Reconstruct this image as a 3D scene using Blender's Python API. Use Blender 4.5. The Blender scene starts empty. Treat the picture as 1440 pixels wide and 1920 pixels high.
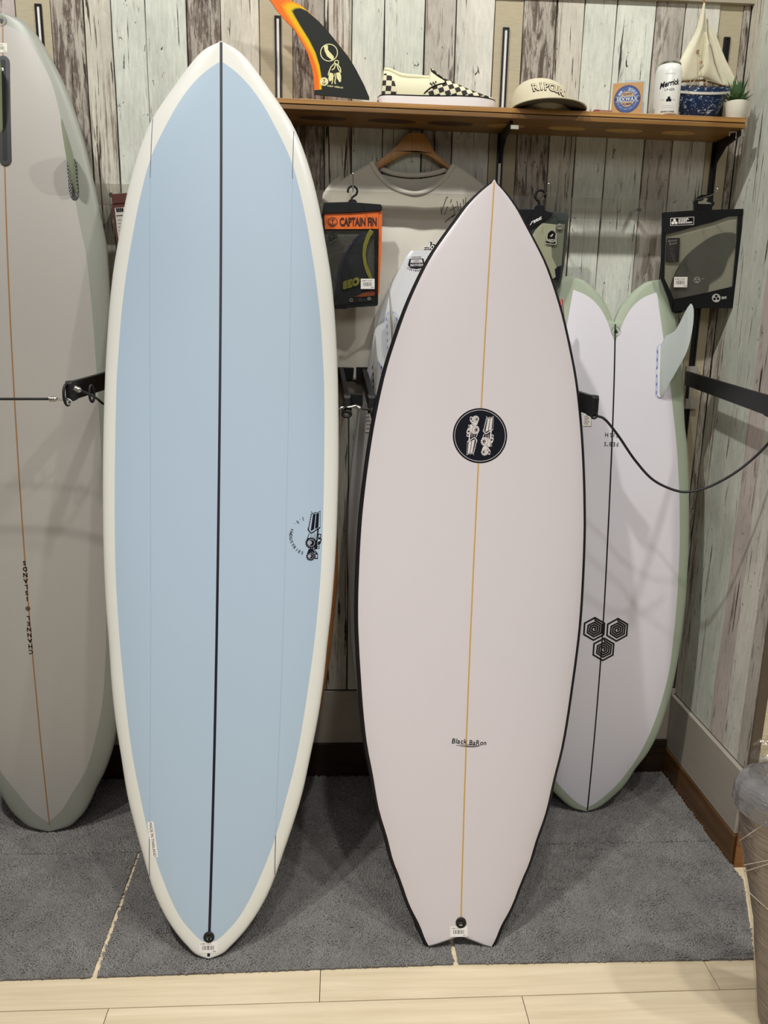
import bpy, bmesh, math, random
import numpy as np
from mathutils import Vector, Matrix
from mathutils.geometry import tessellate_polygon
from mathutils import noise as mnoise

scene = bpy.context.scene
C = scene.collection
random.seed(7); rng = np.random.default_rng(7)
PI = math.pi

# ------------------------------------------------------------------ camera
CAM = np.array([0.0, -2.25, 1.412]); FPX = 1443.0
TH, PS, RO = (math.radians(a) for a in (13.2, 3.35, 1.09))
F_ = np.array([math.sin(PS)*math.cos(TH), math.cos(PS)*math.cos(TH), -math.sin(TH)])
R0 = np.array([math.cos(PS), -math.sin(PS), 0.0]); U0 = np.cross(R0, F_)
R_ = R0*math.cos(RO)+U0*math.sin(RO); U_ = U0*math.cos(RO)-R0*math.sin(RO)
cam = bpy.data.cameras.new('camera'); camo = bpy.data.objects.new('camera', cam); C.objects.link(camo)
cam.sensor_fit = 'HORIZONTAL'; cam.sensor_width = 36.0; cam.lens = FPX*36/1440; cam.clip_start = 0.05
camo.matrix_world = Matrix([[R_[i], U_[i], -F_[i], CAM[i]] for i in range(3)]+[[0, 0, 0, 1]])
scene.camera = camo
# ------------------------------------------------------------------ light and exposure
scene.view_settings.view_transform = 'Standard'; scene.view_settings.look = 'None'
scene.view_settings.gamma = 1.0; scene.view_settings.use_curve_mapping = False
scene.view_settings.exposure = 0.0
w = bpy.data.worlds.new('world'); scene.world = w; w.use_nodes = True
w.node_tree.nodes['Background'].inputs[0].default_value = (1.0, 0.90, 0.78, 1)
w.node_tree.nodes['Background'].inputs[1].default_value = 0.035
def spot(name, loc, target, power, size, angle, col=(1, 0.95, 0.86), blend=0.6):
    l = bpy.data.lights.new(name, 'SPOT'); l.energy = power; l.shadow_soft_size = size
    l.spot_size = math.radians(angle); l.spot_blend = blend; l.color = col
    o = bpy.data.objects.new(name, l); C.objects.link(o); o.location = loc
    o.rotation_euler = (Vector(target)-Vector(loc)).to_track_quat('-Z', 'Y').to_euler()
    return o
def area(name, loc, target, power, sx, sy, col=(1, 0.96, 0.9)):
    l = bpy.data.lights.new(name, 'AREA'); l.energy = power; l.shape = 'RECTANGLE'; l.size = sx; l.size_y = sy; l.color = col
    o = bpy.data.objects.new(name, l); C.objects.link(o); o.location = loc
    o.rotation_euler = (Vector(target)-Vector(loc)).to_track_quat('-Z', 'Y').to_euler()
WARM = (1, .982, .945)
spot('track_light_left', (-1.15, -1.75, 4.1), (-0.2, -0.4, 1.2), 238, 0.06, 90, WARM)
spot('track_light_middle', (0.35, -1.65, 4.1), (0.35, -0.4, 1.2), 108, 0.06, 90, WARM)
spot('track_light_right', (1.75, -1.85, 4.1), (0.5, -0.4, 1.2), 124, 0.06, 90, WARM)
spot('aisle_downlight_left', (-0.65, -1.6, 2.85), (-0.6, -1.35, 0.0), 66, 0.05, 84, WARM, .8)
spot('aisle_downlight_right', (0.75, -1.6, 2.85), (0.7, -1.35, 0.0), 58, 0.05, 84, WARM, .8)
area('far_fill_area', (0.0, -4.6, 3.6), (0.1, -0.3, 0.9), 33, 2.6, 1.2, WARM)  # soft fill light added far behind the camera

# ------------------------------------------------------------------ helpers
def ray(x, y): return F_+R_*(x-720)/FPX-U_*(y-960)/FPX
def at(x, y, Y):                     # photograph pixel -> real point at depth Y
    d = ray(x, y); return CAM+d*((Y-CAM[1])/d[1])
def tag(o, label=None, cat=None, group=None, kind=None):
    for k, v in (('label', label), ('category', cat), ('group', group), ('kind', kind)):
        if v: o[k] = v
    return o
def thing(name, loc, label, cat, group=None):
    o = bpy.data.objects.new(name, None); C.objects.link(o); o.location = Vector(loc); o.empty_display_size = 0.05
    bpy.context.view_layer.update() if False else None
    return tag(o, label, cat, group)
class MB:
    def __init__(s): s.v = []; s.f = []; s.m = []
    def add(s, vs, fs, m=0):
        b = len(s.v); s.v += [tuple(map(float, p)) for p in vs]; s.f += [tuple(b+i for i in f) for f in fs]; s.m += [m]*len(fs)
    def box(s, a, b, m=0):
        x0, y0, z0 = a; x1, y1, z1 = b
        s.add([(x0,y0,z0),(x1,y0,z0),(x1,y1,z0),(x0,y1,z0),(x0,y0,z1),(x1,y0,z1),(x1,y1,z1),(x0,y1,z1)],
              [(3,2,1,0),(4,5,6,7),(0,1,5,4),(1,2,6,5),(2,3,7,6),(3,0,4,7)], m)
    def rings(s, rows, m=0, closed=True, cap0=True, cap1=True):
        n = len(rows[0]); vs = [p for r in rows for p in r]; fs = []
        for i in range(len(rows)-1):
            for j in range(n if closed else n-1):
                a = i*n+j; b = i*n+(j+1) % n; fs.append((a, b, b+n, a+n))
        if closed and cap0: fs.append(tuple(reversed(range(n))))
        if closed and cap1: fs.append(tuple((len(rows)-1)*n+j for j in range(n)))
        s.add(vs, fs, m)
    def tube(s, pts, r, n=8, m=0):
        pts = [np.array(p, float) for p in pts]; rows = []; up = None
        for i, p in enumerate(pts):
            t = pts[min(i+1, len(pts)-1)]-pts[max(i-1, 0)]; t /= np.linalg.norm(t)+1e-9
            if up is None: up = np.array([0, 0, 1.]) if abs(t[2]) < .9 else np.array([1., 0, 0])
            a = np.cross(t, up); a /= np.linalg.norm(a)+1e-9; b = np.cross(a, t); up = b
            rr = r[i] if isinstance(r, (list, tuple)) else r
            rows.append([p+(a*math.cos(q)+b*math.sin(q))*rr for q in [2*PI*k/n for k in range(n)]])
        s.rings(rows, m)
    def lathe(s, c, prof, n=24, m=0, ax=None):
        c = np.array(c, float)
        if ax is None: A, B, Z = np.array([1., 0, 0]), np.array([0, 1., 0]), np.array([0, 0, 1.])
        else:
            Z = np.array(ax, float); Z /= np.linalg.norm(Z); A = np.cross(Z, [0.3, 1, 0.2]); A /= np.linalg.norm(A); B = np.cross(Z, A)
        s.rings([[c+Z*h+(A*math.cos(2*PI*k/n)+B*math.sin(2*PI*k/n))*max(r, 1e-4) for k in range(n)] for r, h in prof], m)
    def prism(s, poly, fn, t0, t1, m=0):   # poly 2D, fn(x,y,t)->3D
        n = len(poly); tri = tessellate_polygon([[Vector((x, y, 0)) for x, y in poly]])
        A = [fn(x, y, t0) for x, y in poly]; B = [fn(x, y, t1) for x, y in poly]
        s.add(A+B, [tuple(t) for t in tri]+[tuple(i+n for i in reversed(t)) for t in tri]+[(i, (i+1) % n, (i+1) % n+n, i+n) for i in range(n)], m)
    def grid(s, fn, nu, nv, m=0, thick=None):
        vs = [fn(i/nu, j/nv) for j in range(nv+1) for i in range(nu+1)]
        fs = [(j*(nu+1)+i, j*(nu+1)+i+1, (j+1)*(nu+1)+i+1, (j+1)*(nu+1)+i) for j in range(nv) for i in range(nu)]
        s.add(vs, fs, m)
    def build(s, name, mats, parent=None, smooth=0.7, solid=0, recalc=True, bevel=0):
        me = bpy.data.meshes.new(name); me.from_pydata(s.v, [], s.f)
        for mt in (mats if isinstance(mats, (list, tuple)) else [mats]): me.materials.append(mt)
        me.polygons.foreach_set('material_index', s.m)
        if recalc:
            bm = bmesh.new(); bm.from_mesh(me); bmesh.ops.remove_doubles(bm, verts=bm.verts, dist=1e-6)
            bmesh.ops.recalc_face_normals(bm, faces=bm.faces)
            if bevel: bmesh.ops.bevel(bm, geom=[e for e in bm.edges if len(e.link_faces) == 2 and e.calc_face_angle(0) > .6], offset=bevel, segments=2, affect='EDGES', profile=.6)
            bm.to_mesh(me); bm.free()
        if smooth:
            me.polygons.foreach_set('use_smooth', [True]*len(me.polygons)); me.set_sharp_from_angle(angle=smooth)
        o = bpy.data.objects.new(name, me); C.objects.link(o)
        if solid:
            md = o.modifiers.new('solid', 'SOLIDIFY'); md.thickness = solid; md.offset = 0
        if parent: put(o, parent)
        return o
def put(o, parent):
    o.parent = parent
    if parent.type == 'EMPTY': o.matrix_parent_inverse = Matrix.Translation(-parent.location)   # parts are modelled in world coordinates
def lin(c):
    return tuple((x/255/12.92 if x/255 <= .04045 else ((x/255+.055)/1.055)**2.4) for x in c)+(1.0,)
MATS = {}
def mat(name, rgb, rough=.5, metal=0., spec=.5, alpha=1., trans=0., coat=0., bump=0., bscale=200., var=0., vscale=8., aniso=(1, 1, 1)):
    if name in MATS: return MATS[name]
    m = bpy.data.materials.new(name); m.use_nodes = True; nt = m.node_tree; b = nt.nodes['Principled BSDF']
    b.inputs['Base Color'].default_value = lin(rgb); b.inputs['Roughness'].default_value = rough
    b.inputs['Metallic'].default_value = metal; b.inputs['Specular IOR Level'].default_value = spec
    b.inputs['Alpha'].default_value = alpha; b.inputs['Transmission Weight'].default_value = trans; b.inputs['Coat Weight'].default_value = coat
    if bump or var:
        tc = nt.nodes.new('ShaderNodeTexCoord'); mp = nt.nodes.new('ShaderNodeMapping'); mp.inputs['Scale'].default_value = aniso
        nt.links.new(tc.outputs['Object'], mp.inputs[0])
    if bump:
        n = nt.nodes.new('ShaderNodeTexNoise'); n.inputs['Scale'].default_value = bscale; n.inputs['Detail'].default_value = 4
        nt.links.new(mp.outputs[0], n.inputs['Vector'])
        bp = nt.nodes.new('ShaderNodeBump'); bp.inputs['Strength'].default_value = bump; bp.inputs['Distance'].default_value = .004
        nt.links.new(n.outputs[0], bp.inputs['Height']); nt.links.new(bp.outputs[0], b.inputs['Normal'])
    if var:
        n = nt.nodes.new('ShaderNodeTexNoise'); n.inputs['Scale'].default_value = vscale; n.inputs['Detail'].default_value = 5
        nt.links.new(mp.outputs[0], n.inputs['Vector'])
        r = nt.nodes.new('ShaderNodeValToRGB'); c = lin(rgb)
        r.color_ramp.elements[0].position = .3; r.color_ramp.elements[1].position = .7
        r.color_ramp.elements[0].color = tuple(x*(1-var) for x in c[:3])+(1,); r.color_ramp.elements[1].color = tuple(min(1, x*(1+var*.6)) for x in c[:3])+(1,)
        nt.links.new(n.outputs[0], r.inputs[0]); nt.links.new(r.outputs[0], b.inputs['Base Color'])
    MATS[name] = m; return m
def plank_mat(name, paint, wood, wear, crack, streak=(70, 70, 6), chips=.5, fleck=.12):
    m = bpy.data.materials.new(name); m.use_nodes = True; nt = m.node_tree; N = nt.nodes; L = nt.links; b = N['Principled BSDF']
    b.inputs['Roughness'].default_value = .75; b.inputs['Specular IOR Level'].default_value = .25
    tc = N.new('ShaderNodeTexCoord'); oi = N.new('ShaderNodeObjectInfo'); mul = N.new('ShaderNodeMath'); mul.operation = 'MULTIPLY'; mul.inputs[1].default_value = 9.7
    L.new(oi.outputs['Random'], mul.inputs[0])
    add = N.new('ShaderNodeVectorMath'); add.operation = 'ADD'; L.new(tc.outputs['Object'], add.inputs[0]); L.new(mul.outputs[0], add.inputs[1])
    def noise(sc, detail=6, rough=.6, dist=0):
        mp = N.new('ShaderNodeMapping'); mp.inputs['Scale'].default_value = sc; L.new(add.outputs[0], mp.inputs[0])
        n = N.new('ShaderNodeTexNoise'); n.inputs['Scale'].default_value = 1; n.inputs['Detail'].default_value = detail; n.inputs['Roughness'].default_value = rough; n.inputs['Distortion'].default_value = dist
        L.new(mp.outputs[0], n.inputs['Vector']); return n.outputs[0]
    def ramp(src, p0, p1, c0=(0, 0, 0, 1), c1=(1, 1, 1, 1)):
        r = N.new('ShaderNodeValToRGB'); r.color_ramp.elements[0].position = p0; r.color_ramp.elements[1].position = p1
        r.color_ramp.elements[0].color = c0; r.color_ramp.elements[1].color = c1; L.new(src, r.inputs[0]); return r.outputs[0]
    def mix(fac, a, c, mode='MIX', k=None):
        x = N.new('ShaderNodeMix'); x.data_type = 'RGBA'; x.blend_type = mode
        if k is None: L.new(fac, x.inputs[0])
        else: x.inputs[0].default_value = k
        for s, i in ((a, 6), (c, 7)):
            if isinstance(s, tuple): x.inputs[i].default_value = s
            else: L.new(s, x.inputs[i])
        return x.outputs[2]
    P, W = lin(paint), lin(wood); sc = lambda c, k: tuple(min(1, v*k) for v in c[:3])+(1,)
    tone = ramp(noise((9, 9, 4), 6, .65), .3, .7, sc(P, .80), sc(P, 1.10))
    grain = ramp(noise((75, 75, 7), 8, .7, .3), .3, .72, sc(W, .5), sc(W, 1.55))
    a = N.new('ShaderNodeMath'); a.operation = 'ADD'; L.new(noise(streak, 8, .72, .6), a.inputs[0])
    m2 = N.new('ShaderNodeMath'); m2.operation = 'MULTIPLY'; m2.inputs[1].default_value = .55; L.new(noise((16, 16, 5), 6, .65), m2.inputs[0]); L.new(m2.outputs[0], a.inputs[1])
    h = N.new('ShaderNodeMath'); h.operation = 'MULTIPLY'; h.inputs[1].default_value = .645; L.new(a.outputs[0], h.inputs[0])
    fac = ramp(h.outputs[0], .585-wear*.5, .66-wear*.5)
    col = mix(fac, tone, grain)
    sp = ramp(noise((150, 150, 40), 6, .75), .58, .64); spm = N.new('ShaderNodeMath'); spm.operation = 'MULTIPLY'; spm.inputs[1].default_value = fleck*4; L.new(sp, spm.inputs[0])
    col = mix(spm.outputs[0], col, sc(P, 1.12))
    ck = ramp(noise((105, 105, 4.5), 5, .6, .5), .66-crack*.09, .69-crack*.09)
    col = mix(ck, col, sc(W, .28))
    ch = ramp(noise((75, 75, 34), 4, .65, .8), .73-chips*.06, .75-chips*.06)
    col = mix(ch, col, sc(W, .2))
    fine = ramp(noise((190, 190, 22), 4, .7), .25, .75, (.80, .80, .80, 1), (1.12, 1.12, 1.12, 1)); col = mix(None, col, fine, 'MULTIPLY', 1.)
    L.new(col, b.inputs['Base Color'])
    bp = N.new('ShaderNodeBump'); bp.inputs['Strength'].default_value = .25; bp.inputs['Distance'].default_value = .003; bp.invert = True
    L.new(fac, bp.inputs['Height']); L.new(bp.outputs[0], b.inputs['Normal'])
    return m
def wood_mat(name, c0, c1, scale, rough=.45, c2=None, spec=.4):
    m = bpy.data.materials.new(name); m.use_nodes = True; nt = m.node_tree; N = nt.nodes; L = nt.links; b = N['Principled BSDF']
    tc = N.new('ShaderNodeTexCoord'); oi = N.new('ShaderNodeObjectInfo'); mul = N.new('ShaderNodeMath'); mul.operation = 'MULTIPLY'; mul.inputs[1].default_value = 7.3
    L.new(oi.outputs['Random'], mul.inputs[0]); add = N.new('ShaderNodeVectorMath'); add.operation = 'ADD'
    L.new(tc.outputs['Object'], add.inputs[0]); L.new(mul.outputs[0], add.inputs[1])
    mp = N.new('ShaderNodeMapping'); mp.inputs['Scale'].default_value = scale; L.new(add.outputs[0], mp.inputs[0])
    n = N.new('ShaderNodeTexNoise'); n.inputs['Scale'].default_value = 1; n.inputs['Detail'].default_value = 8; n.inputs['Roughness'].default_value = .62; n.inputs['Distortion'].default_value = .6
    L.new(mp.outputs[0], n.inputs['Vector']); r = N.new('ShaderNodeValToRGB'); e = r.color_ramp.elements
    e[0].position = .3; e[0].color = lin(c0); e[1].position = .7; e[1].color = lin(c1)
    if c2: q = e.new(.55); q.color = lin(c2)
    L.new(n.outputs[0], r.inputs[0]); L.new(r.outputs[0], b.inputs['Base Color'])
    b.inputs['Roughness'].default_value = rough; b.inputs['Specular IOR Level'].default_value = spec
    return m

# ---- flat print: polygons, strokes and lettering gathered into one mesh laid on a surface
_glyph = {}
def glyphs(txt, bold=0., res=3):
    k = (txt, bold)
    if k not in _glyph:
        cu = bpy.data.curves.new('t', 'FONT'); cu.body = txt; cu.size = 1; cu.resolution_u = res; cu.offset = bold
        o = bpy.data.objects.new('t', cu); me = o.to_mesh(); me.calc_loop_triangles()
        V = [(v.co.x, v.co.y) for v in me.vertices]; T = [tuple(t.vertices) for t in me.loop_triangles]
        o.to_mesh_clear(); bpy.data.objects.remove(o); bpy.data.curves.remove(cu); _glyph[k] = (V, T)
    return _glyph[k]
class Art:
    def __init__(s, fn, step=.00012, base=.0003): s.fn = fn; s.mb = MB(); s.z = base; s.step = step; s.cols = []
    def _m(s, m):
        if m not in s.cols: s.cols.append(m)
        return s.cols.index(m)
    def tris(s, V, T, m):
        s.mb.add([s.fn(x, y, s.z) for x, y in V], T, s._m(m)); s.z += s.step*.02
    def up(s): s.z += s.step
    def poly(s, pts, m): s.tris(pts, [tuple(t) for t in tessellate_polygon([[Vector((x, y, 0)) for x, y in pts]])], m)
    def rect(s, x0, y0, x1, y1, m, n=1):
        for i in range(n):
            a = x0+(x1-x0)*i/n; b = x0+(x1-x0)*(i+1)/n
            s.mb.add([s.fn(a, y0, s.z), s.fn(b, y0, s.z), s.fn(b, y1, s.z), s.fn(a, y1, s.z)], [(0, 1, 2, 3)], s._m(m))
        s.z += s.step*.02
    def disc(s, x, y, r, m, n=32, r0=0.):
        if r0: V = [(x+q*math.cos(2*PI*i/n), y+q*math.sin(2*PI*i/n)) for q in (r0, r) for i in range(n)]; T = [(i, (i+1) % n, n+(i+1) % n, n+i) for i in range(n)]
        else: V = [(x, y)]+[(x+r*math.cos(2*PI*i/n), y+r*math.sin(2*PI*i/n)) for i in range(n)]; T = [(0, 1+i, 1+(i+1) % n) for i in range(n)]
        s.tris(V, T, m)
    def stroke(s, pts, wd, m, closed=False):
        P = [np.array(p, float) for p in pts]; n = len(P); V = []
        for i in range(n):
            a = P[(i-1) % n] if closed or i else P[i]; b = P[(i+1) % n] if closed or i < n-1 else P[i]
            d0 = P[i]-a; d1 = b-P[i]
            d0 = d0/(np.linalg.norm(d0)+1e-12); d1 = d1/(np.linalg.norm(d1)+1e-12)
            t = d0+d1; t = t/(np.linalg.norm(t)+1e-12); nn = np.array([-t[1], t[0]])
            c = max(.5, abs(float(nn@np.array([-d1[1], d1[0]]))) if np.linalg.norm(d1) > .5 else 1.)
            ww = (wd[i] if isinstance(wd, (list, tuple)) else wd)*.5/c
            V += [tuple(P[i]+nn*ww), tuple(P[i]-nn*ww)]
        T = [(2*i, 2*i+1, (2*i+3) % (2*n), (2*i+2) % (2*n)) for i in range(n if closed else n-1)]
        s.tris(V, T, m)
    def text(s, txt, x, y, size, m, align='c', rot=0., sx=1., shear=0., bold=0., res=3, track=0.):
        if track:
            cx = 0.; parts = []
            for ch in txt:
                V, T = glyphs(ch, bold, res); wch = max([p[0] for p in V], default=.3)
                parts.append((cx, V, T)); cx += wch+track
            V = []; T = []
            for ox, v, t in parts: b = len(V); V += [(p[0]+ox, p[1]) for p in v]; T += [tuple(b+i for i in q) for q in t]
        else: V, T = glyphs(txt, bold, res)
        if not V: return
        x0 = min(p[0] for p in V); x1 = max(p[0] for p in V); off = {'c': (x0+x1)/2, 'l': x0, 'r': x1}[align]
        c, sn = math.cos(rot), math.sin(rot); out = []
        for px, py in V:
            a = (px-off)*sx*size+shear*(py-.35)*size; b_ = (py-.35)*size; out.append((x+a*c-b_*sn, y+a*sn+b_*c))
        s.tris(out, T, m)
    def arc(s, txt, x, y, r, a0, a1, size, m, inward=False, bold=0., sx=1.):
        n = len(txt)
        for i, ch in enumerate(txt):
            if ch == ' ': continue
            a = a0+(a1-a0)*(i/(n-1) if n > 1 else .5)
            s.z -= s.step*.02
            s.text(ch, x+r*math.cos(a), y+r*math.sin(a), size, m, rot=a+(PI/2 if inward else -PI/2), bold=bold, sx=sx)
        s.z += s.step*.02
    def barcode(s, x, y, wd, h, white, ink, rot=0.):
        c, sn = math.cos(rot), math.sin(rot); f0 = s.fn
        s.fn = lambda a, b, z: f0(x+a*c-b*sn, y+a*sn+b*c, z)
        s.rect(-wd/2, -h/2, wd/2, 0, white, 12); s.rect(-wd/2, 0, wd/2, h/2, white, 12); s.up()
        q = -wd*.32
        for k in (1, .6, 1.4, .5, 1, 1.6, .5, .8, 1.2, .6, 1):
            s.rect(q, -h*.22, q+wd*.026*k, h*.14, ink); s.z -= s.step*.02; q += wd*.058
        s.text('6.980 110-02', -wd*.42, h*.3, h*.2, ink, 'l', sx=.9); s.z -= s.step*.02
        s.text('8009', wd*.24, -h*.36, h*.15, ink, 'l')
        s.fn = f0
    def build(s, name, parent): return s.mb.build(name, s.cols, parent, smooth=0, recalc=False)

def pchip(xs, ys):
    x = np.array(xs, float); y = np.array(ys, float); h = np.diff(x); d = np.diff(y)/h; m = np.zeros(len(x))
    m[0], m[-1] = d[0], d[-1]
    for i in range(1, len(x)-1):
        if d[i-1]*d[i] > 0:
            w1, w2 = 2*h[i]+h[i-1], h[i]+2*h[i-1]; m[i] = (w1+w2)/(w1/d[i-1]+w2/d[i])
    def f(q):
        q = min(max(q, x[0]), x[-1]); i = min(max(int(np.searchsorted(x, q))-1, 0), len(x)-2); t = (q-x[i])/h[i]
        return float(y[i]*(1+2*t)*(1-t)**2+h[i]*m[i]*t*(1-t)**2+y[i+1]*t*t*(3-2*t)-h[i]*m[i+1]*t*t*(1-t))
    return f
def sm(pairs): a = sorted(pairs); return pchip([p[0] for p in a], [p[1] for p in a])
def catmull(pts, n=8):
    P = [np.array(p, float) for p in pts]; out = []
    for i in range(len(P)-1):
        a, b, c, d = P[max(i-1, 0)], P[i], P[i+1], P[min(i+2, len(P)-1)]
        for k in range(n):
            t = k/n; out.append(.5*((2*b)+(c-a)*t+(2*a-5*b+4*c-d)*t*t+(3*b-3*c+d-a)*t**3))
    return out+[P[-1]]
def fl(x, y, z=0.0):
    d = ray(x, y); return CAM+d*((z-CAM[2])/d[2])
def struct(name, mb, m, parent=None, **k):
    o = mb.build(name, m, parent, **k)
    if not parent: o['kind'] = 'structure'
    return o
# ================================================================== SETTING
WX = 1.09      # inner face of the right wall
m_joint = mat('joint_dark', (38, 34, 30), .9)
PM = {
 'mint': plank_mat('mint_paint', (210, 213, 201), (128, 118, 106), .02, .30, (70, 70, 7), .9),
 'cream': plank_mat('cream_paint', (214, 208, 192), (128, 110, 96), .05, .40, (70, 70, 5), .9),
 'brown': plank_mat('brown_worn', (178, 170, 158), (102, 90, 80), .23, .35, (85, 85, 12), .9, .16),
 'grey': plank_mat('grey_worn', (190, 183, 172), (126, 115, 105), .14, .30, (80, 80, 11), .9, .15),
 'white': plank_mat('white_paint', (216, 213, 202), (126, 116, 104), .03, .35, (70, 70, 6), 1.),
 'stripe': plank_mat('striped_paint', (208, 203, 188), (132, 117, 104), .13, .8, (95, 95, 2.2), .3),
 'pink': plank_mat('pinkish_paint', (200, 189, 182), (128, 112, 104), .09, .35, (70, 70, 9), .8),
}
m_beige = mat('beige_strip', (178, 167, 140), .7, var=.08, vscale=30, aniso=(1, 1, 8))
def plank(parent, a0, a1, z0, z1, kind, side='back', th=.006, seed=0):
    r = random.Random(seed); n = 14; e0 = []; e1 = []
    for k in range(n+1):
        z = z0+(z1-z0)*k/n
        e0.append((a0+.0012+r.uniform(-.0009, .0012), z)); e1.append((a1-.0012+r.uniform(-.0012, .0009), z))
    mb = MB(); bev = .0018
    def pt(u, z, d): return (u, d, z) if side == 'back' else (WX+d, u, z)
    sg = 1 if side == 'back' else -1
    rows = []
    for (p, z), (q, _) in zip(e0, e1):
        rows.append([pt(p, z, th), pt(p, z, bev), pt(p+sg*bev*.8, z, 0), pt(q-sg*bev*.8, z, 0), pt(q, z, bev), pt(q, z, th)])
    mb.rings(rows, closed=False)
    return mb.build('plank', PM[kind], parent, smooth=.4)
mb = MB(); mb.box((-1.75, .006, 0), (WX+.012, .06, 2.75)); wall_back = struct('wall_back', mb, m_joint, smooth=0)
bounds = [(-560, 'mint'), (-495, 'mint'), (-430, 'grey'), (-372, 'white'), (-310, 'beige'), (-255, 'brown'), (-190, 'brown'), (-128, 'stripe'), (-76, 'mint'), (-14+2, 'pink'), (35, 'beige'), (100, 'brown'), (161, 'stripe'), (212, 'mint'), (275, 'mint'), (352, 'brown'),
          (415, 'cream'), (487, 'beige'), (549, 'brown'), (608, 'stripe'), (660, 'mint'), (720, 'mint'), (795, 'grey'), (853, 'white'), (925, 'beige'), (978, 'brown'),
          (1040, 'stripe'), (1091, 'mint'), (1151, 'mint'), (1224, 'grey'), (1278, 'white'), (1343, 'beige'), (1386, 'brown')]
xs = [float(at(p, 100, 0)[0]) for p, _ in bounds]+[WX]
for i, (p, k) in enumerate(bounds):
    if k == 'beige':
        mb = MB(); mb.box((xs[i]+.001, .002, .305), (xs[i+1]-.001, .006, 2.276)); mb.build('backing_strip', m_beige, wall_back, smooth=0)
    else: plank(wall_back, xs[i], xs[i+1], .305, 2.276, k, 'back', seed=i)
m_plinth = mat('grey_plinth', (170, 162, 150), .55, bump=.05, bscale=90, aniso=(1, 1, 6), var=.06)
m_brownbase = wood_mat('brown_baseboard', (70, 46, 24), (112, 78, 42), (3, 3, 60), .4)
mb = MB(); mb.box((-1.75, -.004, .12), (WX, .006, .3)); struct('baseboard_back', mb, m_plinth, smooth=0, bevel=.002)
mb = MB(); mb.box((-1.75, -.012, 0), (WX, .006, .12)); struct('trim_1', mb, wood_mat('shaded_baseboard', (34, 24, 16), (58, 42, 28), (3, 3, 60), .5), smooth=0, bevel=.002)  # brown baseboard coloured near black to paint the shade behind the boards
mb = MB(); mb.box((-1.75, -.012, 2.276), (WX, .006, 2.36)); struct('trim_2', mb, mat('crown_beige', (168, 160, 140), .6), smooth=0)
# right wall (a short partition) and its planks
YE = -.462
mb = MB(); mb.box((WX+.006, YE, 0), (WX+.022, .06, 2.75)); wall_right = struct('wall_right', mb, m_joint, smooth=0)
yb = [(0, 'stripe'), (-.062, 'mint'), (-.15, 'mint'), (-.245, 'pink'), (-.325, 'white'), (-.405, 'grey'), (YE, '')]
for i in range(len(yb)-1): plank(wall_right, yb[i][0], yb[i+1][0], .285, 2.75, yb[i][1], 'right', seed=60+i)
mb = MB(); mb.box((WX-.012, YE, .095), (WX+.006, -.004, .28)); struct('baseboard_right', mb, m_plinth, smooth=0, bevel=.002)
mb = MB(); mb.box((WX-.016, YE-.004, 0), (WX+.006, -.012, .093)); struct('trim_3', mb, m_brownbase, smooth=0, bevel=.002)
mb = MB(); mb.box((WX-.003, YE-.008, .095), (WX+.024, YE, 2.75)); struct('trim_4', mb, mat('corner_bead_brown', (92, 80, 66), .5), smooth=0, bevel=.002)
mb = MB(); mb.box((WX-.008, YE-.014, 0), (WX+.034, YE-.009, .11)); struct('trim_5', mb, wood_mat('orange_base', (120, 74, 36), (158, 104, 56), (3, 3, 60), .35), smooth=0, bevel=.0015)
# wall beyond the partition, with a tall mirror standing on a brown base
mb = MB(); mb.box((WX+.022, -.09, 0), (2.6, .06, 2.75)); struct('wall_alcove', mb, mat('alcove_wall', (190, 180, 160), .7), smooth=0)
mb = MB(); mb.box((WX+.022, -.112, 0), (2.6, -.09, .09)); struct('trim_6', mb, m_brownbase, smooth=0, bevel=.002)
t = thing('wall_mirror', (1.5, -.1, .095), 'tall mirror with thin pale frame beyond the end of the plank partition', 'mirror')
mb = MB(); mb.box((WX+.055, -.1, .105), (1.95, -.092, 2.1)); mb.build('glass', mat('mirror_glass', (235, 235, 228), .02, metal=1.), t, smooth=0)
mb = MB(); mb.box((WX+.045, -.112, .092), (1.96, -.09, .106)); mb.box((WX+.045, -.112, 2.1), (1.96, -.09, 2.112)); mb.box((WX+.043, -.112, .106), (WX+.055, -.09, 2.1)); mb.box((1.95, -.112, .106), (1.962, -.09, 2.1))
mb.build('frame', mat('pale_frame', (220, 215, 205), .4), t, smooth=0)
# floor planks
m_fl = wood_mat('pale_floor', (206, 188, 156), (230, 214, 184), (2.2, 42, 20), .38, spec=.35)
mb = MB(); mb.box((-1.9, -5.0, -.05), (2.6, .06, -.004)); floor = struct('floor', mb, mat('floor_gap', (96, 78, 58), .8), smooth=0)
yl = float(fl(720, 1875)[1]); PW = .15
jn = {0: [float(fl(600, 1850)[0]), float(fl(1333, 1826)[0])], -1: [float(fl(198, 1908)[0]), float(fl(986, 1895)[0])]}
for r in range(-26, 8):
    y0 = yl+r*PW; y1 = y0+PW
    if y0 > .05: break
    off = jn.get(r, [(-.9+.37*((r*5) % 7)) % 1.3-.6])
    js = sorted(off); js = [-1.9]+([js[0]-1.2] if js[0]-1.2 > -1.85 else [])+js+([js[-1]+1.2] if js[-1]+1.2 < 2.5 else [])+[2.6]
    for a, b in zip(js[:-1], js[1:]):
        g = .0009; mb = MB(); mb.box((a+g, y0+g, -.006), (b-g, min(y1, .05)-g, 0)); mb.build('floor_plank', m_fl, floor, smooth=0)
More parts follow.
